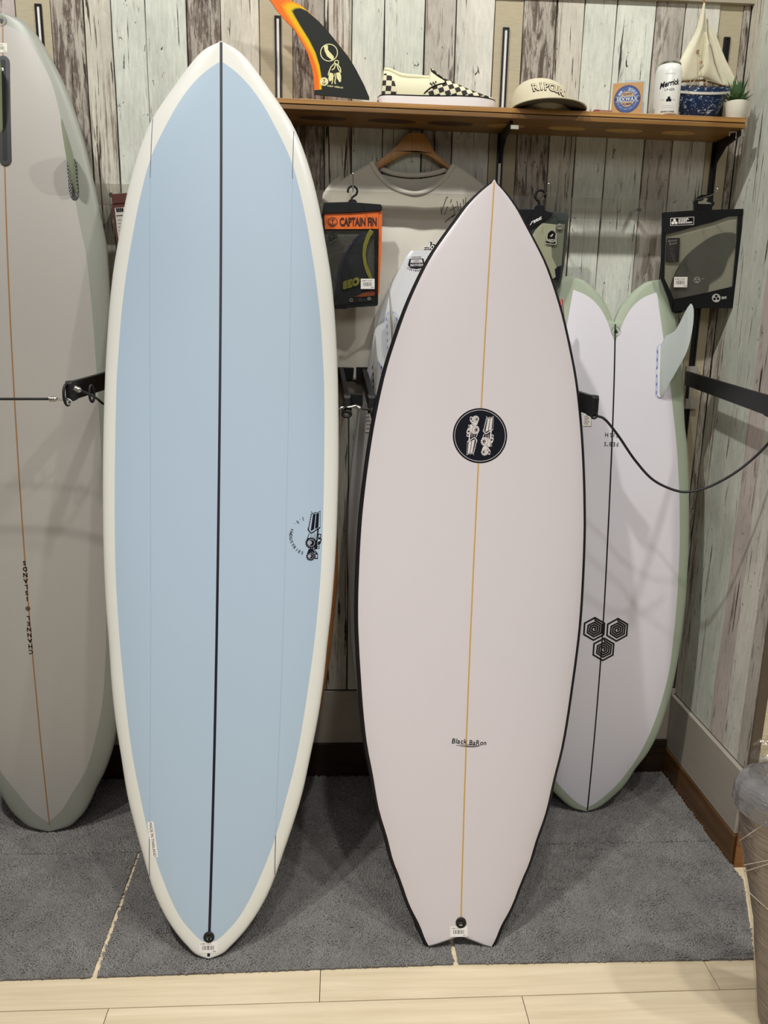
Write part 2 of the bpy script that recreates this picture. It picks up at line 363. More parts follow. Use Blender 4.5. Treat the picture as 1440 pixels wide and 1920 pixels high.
# ------------------------------------------------------------------ carpet mats with shag pile
m_cback = mat('carpet_backing', (112, 111, 109), .95)
m_pile = bpy.data.materials.new('grey_pile'); m_pile.use_nodes = True
def _pile():
    nt = m_pile.node_tree; N = nt.nodes; L = nt.links; b = N['Principled BSDF']; b.inputs['Roughness'].default_value = .95; b.inputs['Specular IOR Level'].default_value = .1
    tc = N.new('ShaderNodeTexCoord'); n = N.new('ShaderNodeTexNoise'); n.inputs['Scale'].default_value = 9; n.inputs['Detail'].default_value = 6; L.new(tc.outputs['Object'], n.inputs['Vector'])
    r = N.new('ShaderNodeValToRGB'); r.color_ramp.elements[0].position = .3; r.color_ramp.elements[0].color = lin((121, 118, 116)); r.color_ramp.elements[1].position = .7; r.color_ramp.elements[1].color = lin((141, 138, 135))
    L.new(n.outputs[0], r.inputs[0]); L.new(r.outputs[0], b.inputs['Base Color'])
_pile()
CZ = .012
def inside(poly, x, y):
    k = np.zeros(len(x), bool); n = len(poly)
    for i in range(n):
        (x0, y0), (x1, y1) = poly[i], poly[(i+1) % n]
        c = ((y0 > y) != (y1 > y)) & (x < (x1-x0)*(y-y0)/((y1-y0) if y1 != y0 else 1e-9)+x0); k ^= c
    return k
def vnoise(x, y, s, seed):
    g = np.random.default_rng(seed).random((64, 64)); u = x*s+100; v = y*s+100; i = np.floor(u).astype(int); j = np.floor(v).astype(int); a = u-i; b = v-j
    a = a*a*(3-2*a); b = b*b*(3-2*b); G = lambda p, q: g[p % 64, q % 64]
    return (G(i, j)*(1-a)+G(i+1, j)*a)*(1-b)+(G(i, j+1)*(1-a)+G(i+1, j+1)*a)*b
def carpet(poly, label, step, seed):
    cx = sum(p[0] for p in poly)/len(poly); cy = sum(p[1] for p in poly)/len(poly)
    t = thing('carpet_mat', (cx, cy, 0), label, 'carpet', 'grey shag carpet mats')
    mb = MB(); mb.prism(poly, lambda x, y, z: (x, y, z), .0005, .005); mb.build('backing', m_cback, t, smooth=0)
    r = np.random.default_rng(seed); xa = [p[0] for p in poly]; ya = [p[1] for p in poly]
    X, Y = np.meshgrid(np.arange(min(xa), max(xa), step), np.arange(min(ya), max(ya), step)); x = X.ravel(); y = Y.ravel()
    x = x+r.normal(0, step*.35, len(x)); y = y+r.normal(0, step*.35, len(x)); k = inside(poly, x, y); x, y = x[k], y[k]; n = len(x)
    ang = 2*PI*vnoise(x, y, 60, seed)+PI*vnoise(x, y, 3, seed+1)+r.normal(0, 1.1, n)
    lean = (.003+.004*vnoise(x, y, 40, seed+2))*r.uniform(.5, 1.3, n); h = (.0085+.0035*vnoise(x, y, 30, seed+3))*r.uniform(.92, 1.08, n)
    wd = step*r.uniform(1.05, 1.5, n); dx, dy = np.cos(ang), np.sin(ang); px, py = -dy, dx
    z0 = np.full(n, .003)
    P = lambda ox, oy, z: np.stack([x+ox, y+oy, z], 1)
    V = np.stack([P(px*wd*.5-dx*wd*.4, py*wd*.5-dy*wd*.4, z0), P(-px*wd*.5-dx*wd*.4, -py*wd*.5-dy*wd*.4, z0), P(dx*wd*.6, dy*wd*.6, z0),
                  P(dx*lean*.4+px*wd*.42, dy*lean*.4+py*wd*.42, h*.7), P(dx*lean*.4-px*wd*.42, dy*lean*.4-py*wd*.42, h*.7), P(dx*(lean*.4+wd*.55), dy*(lean*.4+wd*.55), h*.62),
                  P(dx*(lean+.001), dy*(lean+.001), h)], 1).reshape(-1, 3)
    tri = np.array([[0, 1, 4], [0, 4, 3], [1, 2, 5], [1, 5, 4], [2, 0, 3], [2, 3, 5], [3, 4, 6], [4, 5, 6], [5, 3, 6]])
    Fc = (np.arange(n)[:, None, None]*7+tri[None]).reshape(-1, 3)
    me = bpy.data.meshes.new('pile'); me.vertices.add(len(V)); me.vertices.foreach_set('co', V.ravel().astype(np.float32))
    me.loops.add(Fc.size); me.loops.foreach_set('vertex_index', Fc.ravel().astype(np.int32)); me.polygons.add(len(Fc))
    me.polygons.foreach_set('loop_start', np.arange(0, Fc.size, 3, dtype=np.int32)); me.polygons.foreach_set('loop_total', np.full(len(Fc), 3, np.int32))
    me.polygons.foreach_set('use_smooth', np.ones(len(Fc), bool)); me.materials.append(m_pile); me.update(); me.validate()
    o = bpy.data.objects.new('pile', me); C.objects.link(o); put(o, t); o['kind'] = 'stuff'
f2 = lambda x, y: tuple(float(q) for q in fl(x, y, .005)[:2])
A1, A2 = f2(258, 1606), f2(177, 1831); M1, M2 = f2(846, 1764), f2(855, 1806)
B0, B3 = f2(0, 1601), f2(1340, 1581)
ysm = (B0[1]+f2(1200, 1581)[1])/2
slope = (M1[0]-M2[0])/(M1[1]-M2[1]); Mt = (M2[0]+slope*(ysm-M2[1])*.3, ysm)
rk = f2(1413, 1797); 
carpet([(-1.5, f2(0, 1838)[1]-.0), (A2[0]-.008, A2[1]), (A1[0]-.004, ysm-.003), (-1.5, ysm-.003)], 'grey shag carpet mat on the floor at far left below the grey board', .0042, 11)
carpet([(A2[0]+.006, A2[1]), (M2[0]-.006, M2[1]), (Mt[0]-.004, ysm-.003), (A1[0]+.003, ysm-.003)], 'grey shag carpet mat in the middle under the blue board tail', .0042, 12)
carpet([(M2[0]+.006, M2[1]), rk, f2(1401, 1700), f2(1393, 1650), f2(1372, 1622), (WX-.018, ysm-.003), (Mt[0]+.004, ysm-.003)], 'grey shag carpet mat at the right with a rounded corner beside the partition', .0042, 13)
carpet([(-1.5, ysm+.002), (-.35, ysm+.002), (-.35, -.014), (-1.5, -.014)], 'grey shag carpet mat against the back wall under the leftmost board nose', .0055, 14)
carpet([(-.345, ysm+.002), (.42, ysm+.002), (.42, -.014), (-.345, -.014)], 'grey shag carpet mat in dark shade behind the two front boards', .0055, 15)
carpet([(.425, ysm+.002), (WX-.018, ysm+.002), (WX-.018, -.014), (.425, -.014)], 'grey shag carpet mat in the back right corner under the swallow tail board nose', .0048, 16)

# ================================================================== SURFBOARDS
class Board:
    def __init__(s, B, T, depth, pk, thick, hw, inner=None, front=.6, end_top=False):
        B, T = np.array(B), np.array(T); s.B = B; v = T-B; s.L = float(np.linalg.norm(v)); s.v = v/s.L
        a = np.array([1., 0, 0]); a -= s.v*(a@s.v); s.s = a/np.linalg.norm(a); s.n = np.cross(s.s, s.v)
        s.depth, s.pk, s.T, s.hw, s.inn, s.fr = depth, pk, thick, sm(hw), (sm(inner) if inner else None), front
        s.iv = (min(p[0] for p in inner), max(p[0] for p in inner)) if inner else None
        s.v0 = min(p[0] for p in hw); s.v1 = max(p[0] for p in hw)
    def rock(s, v):
        t = min(max(v/s.L, 0), 1)
        return -s.depth*(1-(((s.pk-t)/s.pk) if t < s.pk else ((t-s.pk)/(1-s.pk)))**2.2)
    def th(s, v):
        t = min(max(v/s.L, 0.), 1.); return max(.016, s.T*(4*t*(1-t))**.42)
    def inner(s, v): return max(0., s.inn(v)) if s.inn and s.iv[0] <= v <= s.iv[1] else 0.
    def g(s, u): return 1-max(0., 1-min(u, 1.)**2.7)**.5
    def W(s, a, v, n): return s.B+s.s*a+s.v*v+s.n*n
    def surf(s, a, v, off=0.):
        w_ = max(s.hw(v), 1e-4); return s.W(a, v, s.rock(v)-s.th(v)*s.fr*s.g(min(abs(a)/w_, 1))+off)
    def body(s, name, m, parent, K=16, rail=None, NV=90):
        vs = sorted(set([s.v0+(s.v1-s.v0)*.5*(1-math.cos(PI*i/NV)) for i in range(NV+1)]+([s.iv[0]+(s.iv[1]-s.iv[0])*i/16 for i in range(17)] if s.iv else [])))
        mbs = [MB(), MB()]
        for sg in (1, -1):
            rows = []
            for v in vs:
                w_ = s.hw(v); i0 = min(s.inner(v), w_*.995); th = s.th(v); r = s.rock(v); F = []; Bk = []
                for k in range(K+1):
                    wI = max(i0, w_-min(.0098, w_*.6)) if rail else 0
                    a = i0+(w_-i0)*math.sin(PI/2*k/K) if not rail else (i0+(wI-i0)*math.sin(PI/2*k/(K-3)) if k <= K-3 else wI+(w_-wI)*math.sin(PI/2*(k-K+3)/3)); u = a/max(w_, 1e-5); q = 1-s.g(u)
                    e = 1.
                    if i0 > 1e-4: e = min(1., .45+ (a-i0)/.012*.55)
                    F.append(s.W(sg*a, v, r-th*s.fr*(1-q*e))); Bk.append(s.W(sg*a, v, r-th*s.fr-th*(1-s.fr)*q*e))
                rows.append(F+Bk[:-1][::-1])
            n = 2*K+1
            for i in range(len(rows)-1):
                wallrow = s.inner(vs[i]) > 1e-5 or s.inner(vs[i+1]) > 1e-5
                for j in range(n):
                    if j == n-1 and not wallrow: continue
                    b = [rows[i][j], rows[i][(j+1) % n], rows[i+1][(j+1) % n], rows[i+1][j]]
                    tgt = 1 if rail and rail[0] <= j < rail[1] else 0
                    mbs[tgt].add(b, [(0, 1, 2, 3)])
            for q in (0, -1): mbs[0].add(rows[q], [tuple(range(n))])
        o = mbs[0].build(name, m, parent, smooth=.9)
        if rail: mbs[1].build('rail_band', rail[2], parent, smooth=.9)
        return o
    def panel(s, name, m, parent, hw, inner=None, off=.0002, NV=110, K=14, sides=(1, -1)):
        h = sm(hw); inn = sm(inner) if inner else None; a0, a1 = min(p[0] for p in hw), max(p[0] for p in hw); mb = MB()
        iv = (min(p[0] for p in inner), max(p[0] for p in inner)) if inner else (9, 9)
        vs = [a0+(a1-a0)*.5*(1-math.cos(PI*i/NV)) for i in range(NV+1)]
        for sg in sides:
            rows = []
            for v in vs:
                i0 = max(0, inn(v)) if iv[0] <= v <= iv[1] else 0; w_ = max(h(v), i0)
                rows.append([s.surf(sg*(i0+(w_-i0)*k/K), v, off) for k in range(K+1)])
            mb.rings(rows, closed=False)
        o = mb.build(name, m, parent, smooth=1.2)
        return o
    def line(s, name, m, parent, path, wd, off=.00035, n=90):
        h = sm([(v, a) for a, v in path]); v0, v1 = min(p[1] for p in path), max(p[1] for p in path); mb = MB(); rows = []
        for i in range(n+1):
            v = v0+(v1-v0)*i/n; a = h(v); rows.append([s.surf(a-wd/2, v, off), s.surf(a+wd/2, v, off)])
        mb.rings(rows, closed=False); return mb.build(name, m, parent, smooth=1.)
    def art(s, a0=0, v0=0, rot=0., off=.00055): 
        c, sn = math.cos(rot), math.sin(rot)
        return Art(lambda x, y, z: s.surf(a0+x*c-y*sn, v0+x*sn+y*c, z), base=off, step=.00009)
    def plug(s, a, v, r, parent, m, slot=None):
        mb = MB(); c = s.surf(a, v, .0); mb.lathe(c, [(r, 0), (r, .0022), (r*.9, .003), (r*.62, .0026), (r*.55, .0006), (0.0001, .0006)], 28, ax=s.n)
        o = mb.build('leash_plug', m, parent, smooth=.5)
        if slot:
            mb = MB(); p = s.surf(a, v, .0028); mb.tube([p-s.s*r*.4+s.v*r*.1, p+s.s*r*.4+s.v*r*.1], r*.09, 6); mb.build('leash_bar', slot, o)
        return o
m_white = mat('white_paper', (236, 232, 226), .6); m_ink = mat('black_ink', (12, 12, 16), .6, spec=.15); m_navy = mat('navy_ink', (13, 16, 28), .6, spec=.15)
m_blk = mat('black_plastic', (18, 18, 20), .35); m_steel = mat('steel', (190, 188, 180), .3, metal=1.); m_redink = mat('red_ink', (150, 60, 58), .6)
m_clearplate = mat('pale_ink', (214, 206, 202), .5)

def js_machine(A, fn, dark, light):
    # excavator-like machine emblem in its own units (hundreds); fn maps emblem units to the art plane
    P = lambda pts: [fn(*p) for p in pts]; k = np.linalg.norm(np.array(fn(100, 0))-np.array(fn(0, 0)))/100
    def gear(x, y, r, rr, nt):
        pts = []
        for i in range(nt*2):
            for da in (-.22, .22):
                a = PI*i/nt+da*PI/nt*1.6; q = r if i % 2 else rr; pts.append((x+q*math.cos(a), y+q*math.sin(a)))
        A.poly(P(pts), dark); A.up()
        c = fn(x, y); A.disc(c[0], c[1], r*.74*k, light, 28, r0=r*.66*k)
        c2 = fn(x-r*.16, y); A.disc(c2[0], c2[1], r*.44*k, light, 20); A.up(); c3 = fn(x+r*.1, y+r*.05); A.disc(c3[0], c3[1], r*.36*k, dark, 20); A.up()
        c4 = fn(x+r*.0, y); A.disc(c4[0], c4[1], r*.17*k, light, 14); A.up()
    A.poly(P([(735, 335), (800, 312), (762, 700), (680, 742)]), dark); A.poly(P([(815, 322), (880, 300), (866, 652), (783, 692)]), dark)
    A.stroke(P([(688, 262), (722, 322), (795, 284), (830, 302), (915, 252)]), 13*k, dark); A.stroke(P([(905, 270), (908, 645)]), 9*k, dark)
    for i in range(7):
        x = 688-i*11; y = 325+i*60; A.poly(P([(x-8, y+12), (x+30, y-22), (x+18, y+22), (x-18, y+52)]), dark)
    A.stroke(P([(620, 660), (640, 740), (690, 790), (745, 770), (800, 725), (910, 650)]), 26*k, dark)
    A.stroke(P([(860, 690), (845, 830), (832, 1000), (845, 1170)]), 34*k, dark)
    A.stroke(P([(650, 800), (620, 880), (600, 960)]), 18*k, dark); A.stroke(P([(700, 820), (690, 900)]), 9*k, dark); A.stroke(P([(735, 820), (750, 900)]), 9*k, dark); A.stroke(P([(780, 800), (795, 960)]), 12*k, dark)
    A.poly(P([(862, 800), (942, 814), (930, 900), (948, 945), (916, 1055), (868, 1050)]), dark)
    A.poly(P([(790, 1050), (870, 1000), (858, 1180), (770, 1180)]), dark)
    A.poly(P([(640, 1175), (760, 1160), (862, 1290), (830, 1290), (700, 1240), (600, 1290)]), dark)
    A.poly(P([(790, 1290), (862, 1290), (862, 1415), (790, 1415)]), dark)
    for y in (1060, 1110, 1150): A.stroke(P([(868, y), (905, y+14)]), 16*k, dark)
    A.up()
    A.poly(P([(880, 828), (920, 836), (910, 900), (876, 882)]), light); A.poly(P([(868, 945), (922, 940), (908, 992), (864, 990)]), light)
    A.poly(P([(808, 1312), (846, 1312), (846, 1390), (808, 1390)]), light); A.stroke(P([(850, 1010), (856, 1270)]), 8*k, light); A.stroke(P([(745, 1170), (812, 1275)]), 9*k, light)
    gear(695, 1030, 122, 142, 15); gear(690, 1350, 92, 110, 13)

# --- blue mid-length board standing in front
m_foam = mat('cream_foam', (226, 226, 218), .3, spec=.45); m_blue = mat('blue_tint', (173, 192, 209), .32, spec=.45); m_stringer = mat('dark_stringer', (26, 24, 36), .4)
bl = Board((-.2941, -.7548, .012), (-.2811, -.25, 2.0588), .057, .45, .068,
   [(0, .006), (.0015, .02), (.0204, .0484), (.05, .079), (.0917, .110), (.138, .135), (.167, .1465), (.235, .170), (.264, .180), (.351, .206), (.439, .224), (.527, .241), (.615, .253), (.703, .261), (.791, .27), (.878, .276), (.966, .28), (1.054, .282), (1.142, .283), (1.23, .282), (1.318, .280), (1.405, .276), (1.493, .270), (1.581, .261), (1.669, .246), (1.757, .229), (1.845, .205), (1.933, .169), (1.987, .1327), (2.0187, .108), (2.0586, .076), (2.085, .05), (2.1, .027), (2.1082, .004)])
t_bl = thing('surfboard', bl.B, 'tall pale blue surfboard with cream rails and black centre stringer', 'surfboard')
bl.body('board_body', m_foam, t_bl)
bl.panel('deck_panel', m_blue, t_bl, [(.028, .001), (.04, .02), (.06, .043), (.088, .068), (.176, .114), (.264, .147), (.351, .170), (.439, .191), (.527, .206), (.615, .218), (.703, .229), (.791, .237), (.878, .243), (.966, .246), (1.054, .2475), (1.142, .248), (1.23, .2475), (1.318, .246), (1.405, .241), (1.493, .234), (1.581, .223), (1.669, .208), (1.757, .190), (1.845, .165), (1.933, .121), (1.98, .092), (2.02, .059), (2.045, .03), (2.064, .001)])
bl.line('stringer', m_stringer, t_bl, [(0, .004), (0, 1.), (0, 2.106)], .0062)
m_thin = mat('thin_pencil_line', (96, 100, 112), .5); m_fline = mat('faint_line', (154, 175, 194), .4)
bl.line('side_stringer', m_thin, t_bl, [(-.1614, 1.938), (-.166, 1.80)], .0016, n=8); bl.line('side_stringer', m_thin, t_bl, [(.1675, 1.923), (.1656, 1.81)], .0016, n=8)
bl.line('side_stringer', m_thin, t_bl, [(-.1445, .172), (-.1462, .262)], .0018, n=8); bl.line('side_stringer', m_thin, t_bl, [(.1447, .17), (.1456, .262)], .0018, n=8)
bl.line('side_stringer', m_fline, t_bl, [(-.166, 1.80), (-.1673, 1.6), (-.1626, 1.2), (-.1462, .262)], .0010, n=40); bl.line('side_stringer', m_fline, t_bl, [(.1656, 1.81), (.1621, 1.2754), (.1572, .84), (.1456, .262)], .0010, n=40)
A = bl.art(0, 0); q = 9.93e-5
fn = lambda x, y: (.2214+(x-720)*q, .9655-(y-851)*q)
js_machine(A, fn, m_navy, mat('logo_pale', (182, 188, 196), .5))
cx, cy = fn(640, 865); A.arc('J.S. INDUSTRIES', cx, cy, 430*q, PI*.60, PI*1.385, 96*q, m_navy, inward=True, bold=.01)
A.build('logo', t_bl)
A = bl.art(-.1379, .2565, .17); A.rect(-.0075, -.0405, .0075, .0405, m_white); A.up(); A.text('MADE IN THAILAND', 0, 0, .0098, m_ink, rot=-PI/2, sx=.86); A.build('origin_sticker', t_bl)
A = bl.art(-.0008, .0237); A.barcode(0, 0, .0425, .025, m_white, m_ink); tag(A.build('price_sticker', t_bl))
bl.plug(-.0006, .0455, .0125, t_bl, m_blk, m_steel)
# fins of the blue board face the wall, out of sight; its tail stands on the carpet

# --- white black-railed fish in front
m_pinkw = mat('soft_white', (209, 202, 204), .33, spec=.45); m_gold = mat('gold_stringer', (176, 136, 74), .5); m_goldh = mat('gold_halo', (214, 186, 142), .4)
bb = Board((.2865, -.7432, .012), (.3626, -.30, 1.7689), .05, .45, .06,
   [(0, .083), (.003, .0855), (.047, .1075), (.078, .1265), (.1016, .138), (.128, .1485), (.140, .154), (.147, .1588), (.152, .1598), (.16, .1612), (.175, .1700), (.2325, .1885), (.302, .213), (.378, .230), (.453, .248), (.529, .260), (.605, .269), (.68, .277), (.756, .283), (.831, .2855), (.907, .286), (.982, .285), (1.058, .281), (1.134, .275), (1.209, .267), (1.285, .256), (1.36, .242), (1.436, .222), (1.511, .199), (1.587, .169), (1.635, .146), (1.68, .118), (1.72, .091), (1.75, .0705), (1.777, .047), (1.8, .022), (1.8137, .003)],
   inner=[(0, .066), (.002, .06), (.006, .047), (.011, .034), (.017, .016), (.0245, 0)])
t_bb = thing('surfboard', bb.B, 'white swallow tail surfboard with thin black rails and a round black logo', 'surfboard')
bb.body('board_body', m_pinkw, t_bb, K=18, rail=(15, 22, mat('black_rail', (24, 22, 25), .45, spec=.3)))
bb.line('stringer', m_goldh, t_bb, [(0, .06), (0, 1.807)], .0046, off=.0002); bb.line('stringer', m_gold, t_bb, [(0, .06), (0, 1.808)], .0017, off=.0003)
A = bb.art(.0005, 1.2066); A.disc(0, 0, .0665, m_navy, 64); A.up(); A.disc(0, 0, .0625, m_clearplate, 64, r0=.0614); A.up()
q = 8.0e-5
f_r = lambda x, y: (.0195+(x-770)*q, -.0005-(y-865)*q); f_l = lambda x, y: (-.0195-(x-770)*q, .0005+(y-865)*q)
js_machine(A, f_r, m_clearplate, m_navy); js_machine(A, f_l, m_clearplate, m_navy); A.build('logo', t_bb)
A = bb.art(.0062, .4685); A.text('Black', -.0405, .0005, .0165, m_ink, 'l', sx=.98, shear=.15, track=.06, bold=.012); A.text('BaRon', .0425, -.0015, .0158, m_ink, 'r', sx=.95, shear=.1, track=.05, bold=.012)
A.stroke([(-.031, -.0095), (.0, -.0105), (.028, -.0095)], [.0006, .0012, .0006], m_ink); A.stroke([(-.02, -.0122), (.01, -.0125), (.024, -.0108)], [.0005, .0012, .0004], m_ink); A.stroke([(-.021, -.0078), (.002, -.0072), (.03, -.0085)], [.0004, .0009, .0003], m_ink); A.build('model_lettering', t_bb)
A = bb.art(-.0045, .0352, .03); A.barcode(0, 0, .041, .0232, m_white, m_ink); A.build('price_sticker', t_bb)
bb.plug(.0, .0548, .0125, t_bb, m_blk, m_steel)

# --- grey board at the far left, tail up
m_grey = mat('smoke_resin', (146, 148, 138), .38, spec=.35); m_greyp = mat('grey_panel', (172, 168, 162), .42, spec=.3); m_greenfin = mat('green_fin', (172, 184, 148), .3, alpha=.85, coat=.3)
lf = Board((-.8198, -.282, .012), (-.8339, -.09, 2.1536), -.06, .55, .064,
   [(0, .006), (.002, .025), (.01, .054), (.03, .078), (.055, .1), (.085, .117), (.126, .136), (.187, .167), (.269, .195), (.4, .220), (.6, .236), (.85, .241), (1.05, .242), (1.3, .2415), (1.45, .240), (1.584, .236), (1.68, .222), (1.761, .207), (1.864, .184), (1.972, .150), (2.035, .121), (2.1, .083), (2.137, .048), (2.147, .024), (2.1502, .005)])
t_lf = thing('surfboard', lf.B, 'long grey surfboard standing tail up at the far left with green fins', 'surfboard')
lf.body('board_body', m_grey, t_lf)
lf.panel('bottom_panel', m_greyp, t_lf, [(.03, .001), (.06, .034), (.12, .074), (.2, .12), (.3, .152), (.42, .178), (.7, .200), (1.05, .206), (1.3, .203), (1.57, .19), (1.65, .176), (1.81, .152), (1.89, .139), (1.98, .1185), (2.05, .086), (2.095, .054), (2.118, .02), (2.123, .001)])
m_tan = mat('tan_stringer', (150, 112, 70), .5)
lf.line('stringer', m_tan, t_lf, [(.003, .02), (0, 1.), (.003, 2.14)], .0036)
mb = MB()
def slot_shape(bd, a, v0, v1, r, off=.0):
    pts = [(a+r*math.cos(q), v1-r+r*math.sin(q)) for q in [PI*i/10 for i in range(11)]]+[(a-r*math.cos(q), v0+r-r*math.sin(q)) for q in [PI*i/10 for i in range(11)]]
    return pts
def slot_box(bd, a, v0, v1, r, parent, name, m, h=.003, off=.0002, mi=None):
    mb = MB(); P = slot_shape(bd, a, v0, v1, r)
    mb.prism(P, lambda x, y, z: bd.surf(x, y, z), off, off+h); return mb.build(name, m, parent, smooth=.5)
fb = slot_box(lf, .0045, 1.784, 2.046, .0145, t_lf, 'fin_box', mat('graphite_plastic', (52, 53, 55), .4))
A = lf.art(0, 0, off=.0036); A.poly(slot_shape(lf, .0045, 1.795, 2.037, .0055), mat('slot_black', (8, 8, 9), .6)); A.build('fin_slot', t_lf)
# centre fin stands out toward the viewer
def fin_mesh(bd, a, prof, thick, cant=0., toe=0., lean_dir=0.):
    # prof: (along board v, height above surface) outline ; returns MB prism with rounded edges
    mb = MB(); n0 = bd.n*math.cos(cant)+bd.s*math.sin(cant); side = bd.s*math.cos(cant)-bd.n*math.sin(cant)
    vm = sum(p[0] for p in prof)/len(prof); hm = max(p[1] for p in prof); pts = catmull([(p[0], p[1], 0) for p in prof], 5)
    cen = np.mean([p[:2] for p in pts], 0)
    def W(v, h, o): 
        base = bd.surf(a+(v-vm)*toe, v, 0.); return base+n0*h+side*o
    outer = [(p[0], p[1]) for p in pts]; inn = [(cen[0]+(x-cen[0])*.95, max(.0, y*.965)) for x, y in outer]
    tz = lambda h: thick*(1-.75*max(0, h)/hm)
    rows = [[W(x, y, -tz(y)*.5) for x, y in inn], [W(x, y, 0) for x, y in outer], [W(x, y, tz(y)*.5) for x, y in inn]]
    n = len(outer); mb.rings([rows[0], rows[1], rows[2]], cap0=False, cap1=False)
    tri = tessellate_polygon([[Vector((x, y, 0)) for x, y in inn]])
    mb.add(rows[0], [tuple(t) for t in tri]); mb.add(rows[2], [tuple(t) for t in tri]); return mb
mb = fin_mesh(lf, -.0045, [(1.86, .002), (2.01, .002), (2.035, .035), (2.075, .09), (2.10, .125), (2.07, .13), (1.99, .10), (1.92, .055)], .010); tag(mb.build('centre_fin', m_greenfin, t_lf, smooth=.8))
mb = MB(); mb.lathe(lf.surf(.0015, 2.012, .002), [(.0045, 0), (.0045, .0025), (.002, .003), (.0001, .003)], 14, ax=lf.n); mb.build('fin_screw', m_steel, t_lf)
# honeycomb side fin plug
def side_plug(bd, a, v, parent, hgt=.104, r=.0145, toe=-.06):
    P = []
    for i in range(40):
        q = 2*PI*i/40; x = r*math.cos(q)*(1-.25*(1-abs(math.sin(q)))) ; y = hgt/2*math.sin(q)
        y = math.copysign(abs(math.sin(q))**.6*hgt/2, math.sin(q)); P.append((a+x+toe*y, v+y))
    mb = MB(); mb.prism(P, lambda x, y, z: bd.surf(x, y, z), .0002, .0022); o = mb.build('side_fin_plug', mat('graphite_dark', (26, 27, 30), .4), parent, smooth=.5)
    A = bd.art(0, 0, off=.0028); mm = mat('honeycomb_pale', (176, 178, 172), .5)
    for j in range(22):
        for i in range(5):
            y = -hgt/2+.006+j*.0044; x = (-.0092+i*.0046+(j % 2)*.0023)
            lim = r*.72 if abs(y) > hgt*.22 else r*.66
            if abs(x) < lim and abs(x) > .0028 and abs(y) < hgt/2-.006: A.z = .0028; A.disc(a+x+toe*y, v+y, .00145, mm, 6)
    A.z = .0030; A.poly(slot_shape(bd, a, v-.044, v+.02, .0026), mat('slot_black', (8, 8, 9), .6)); A.build('honeycomb', parent)
side_plug(lf, .163, 1.7595, t_lf)
mb = fin_mesh(lf, .163, [(1.722, .002), (1.80, .002), (1.828, .022), (1.856, .062), (1.872, .098), (1.845, .10), (1.79, .075), (1.75, .038)], .007, cant=.12, toe=-.08); mb.build('side_fin', m_greenfin, t_lf, smooth=.8)
side_plug(lf, -.163, 1.7595, t_lf, toe=.06)
mb = fin_mesh(lf, -.163, [(1.722, .002), (1.80, .002), (1.828, .022), (1.856, .062), (1.872, .098), (1.845, .10), (1.79, .075), (1.75, .038)], .007, cant=-.12, toe=.08); mb.build('side_fin', m_greenfin, t_lf, smooth=.8)
mb = MB(); mb.lathe(lf.surf(.0, 2.131, 0), [(.013, 0), (.013, .0015), (.0118, .0018), (.0075, .001), (.0001, .0008)], 28, ax=lf.n); mb.build('leash_plug', m_grey, t_lf)
A = lf.art(0, 2.131, off=.0024)
for a in (PI/2, PI*7/6, PI*11/6): A.z = .0026; A.disc(.0028*math.cos(a), -.0028*math.sin(a), .0026, m_blk, 14)
A.disc(0, 0, .0122, m_thin, 30, r0=.0113); A.build('plug_mark', t_lf)
A = lf.art(-.004, 2.066); A.barcode(0, 0, .034, .0225, mat('tag_cream', (216, 214, 196), .6), m_ink); A.build('price_sticker', t_lf)
A = lf.art(-.0015, .668, PI)
ys = [.1335, .109, .0835, .0585, .035, .012, -.0, 0]
def serif(A, ch, x, y, size, m):
    A.text(ch, x, y, size, m, bold=.035, sx=1.0); A.z -= A.step*.02
    b = {'H': (-.27, .27), 'A': (-.3, .3), 'N': (-.29, .29), 'I': (0,), 'L': (-.2,), 'E': (-.2,), 'D': (-.26,)}.get(ch, ())
    for o in b:
        if ch not in 'A': A.rect(x+o*size-.1*size, y+.30*size, x+o*size+.1*size, y+.36*size, m)
        A.rect(x+o*size-.1*size, y-.36*size, x+o*size+.1*size, y-.30*size, m)
for i, ch in enumerate('CHANNEL'): serif(A, ch, .0012, .1245-i*.0158, .0158, m_ink)
for i, ch in enumerate('ISLANDS'): serif(A, ch, .0, -.0235-i*.0162, .0158, m_ink)
A.up(); A.disc(0, .003, .0063, m_ink, 30, r0=.0053)
for k in range(6):
    a = PI*k/3; A.z -= A.step*.02; A.disc(.0032*math.cos(a), .003+.0032*math.sin(a), .0030, m_ink, 16, r0=.0023)
A.build('brand_lettering', t_lf)

# --- swallow tail board with sage rim, tail up
m_sage = mat('sage_rim', (166, 177, 156), .5, spec=.25); m_lilac = mat('white_lilac', (222, 219, 226), .3, spec=.45); m_black_line = mat('black_line', (14, 13, 15), .4)
fi = Board((.7465, -.2297, .012), (.7595, -.06, 1.5703), -.05, .55, .058,
   [(0, .008), (.004, .032), (.02, .058), (.039, .08), (.081, .118), (.134, .148), (.182, .180), (.257, .210), (.376, .236), (.481, .248), (.606, .255), (.669, .2565), (.791, .2545), (.857, .251), (1.0, .241), (1.116, .228), (1.165, .2195), (1.26, .2105), (1.379, .192), (1.506, .170), (1.555, .152), (1.5676, .140)],
   inner=[(1.442, 0), (1.482, .017), (1.51, .035), (1.53, .053), (1.55, .077), (1.561, .098), (1.5676, .1385)])
t_fi = thing('surfboard', fi.B, 'white surfboard with sage green rim standing deep swallow tail up by the partition', 'surfboard')
fi.body('board_body', m_sage, t_fi)
fi.panel('bottom_panel', m_lilac, t_fi, [(.012, .001), (.03, .03), (.06, .063), (.1, .098), (.1969, .154), (.333, .197), (.482, .219), (.65, .2215), (.798, .2185), (.92, .2105), (1.086, .193), (1.2336, .170), (1.424, .136), (1.53, .1185)], inner=[(1.3865, 0), (1.41, .009), (1.443, .022), (1.475, .039), (1.4985, .059), (1.517, .085), (1.53, .118)])
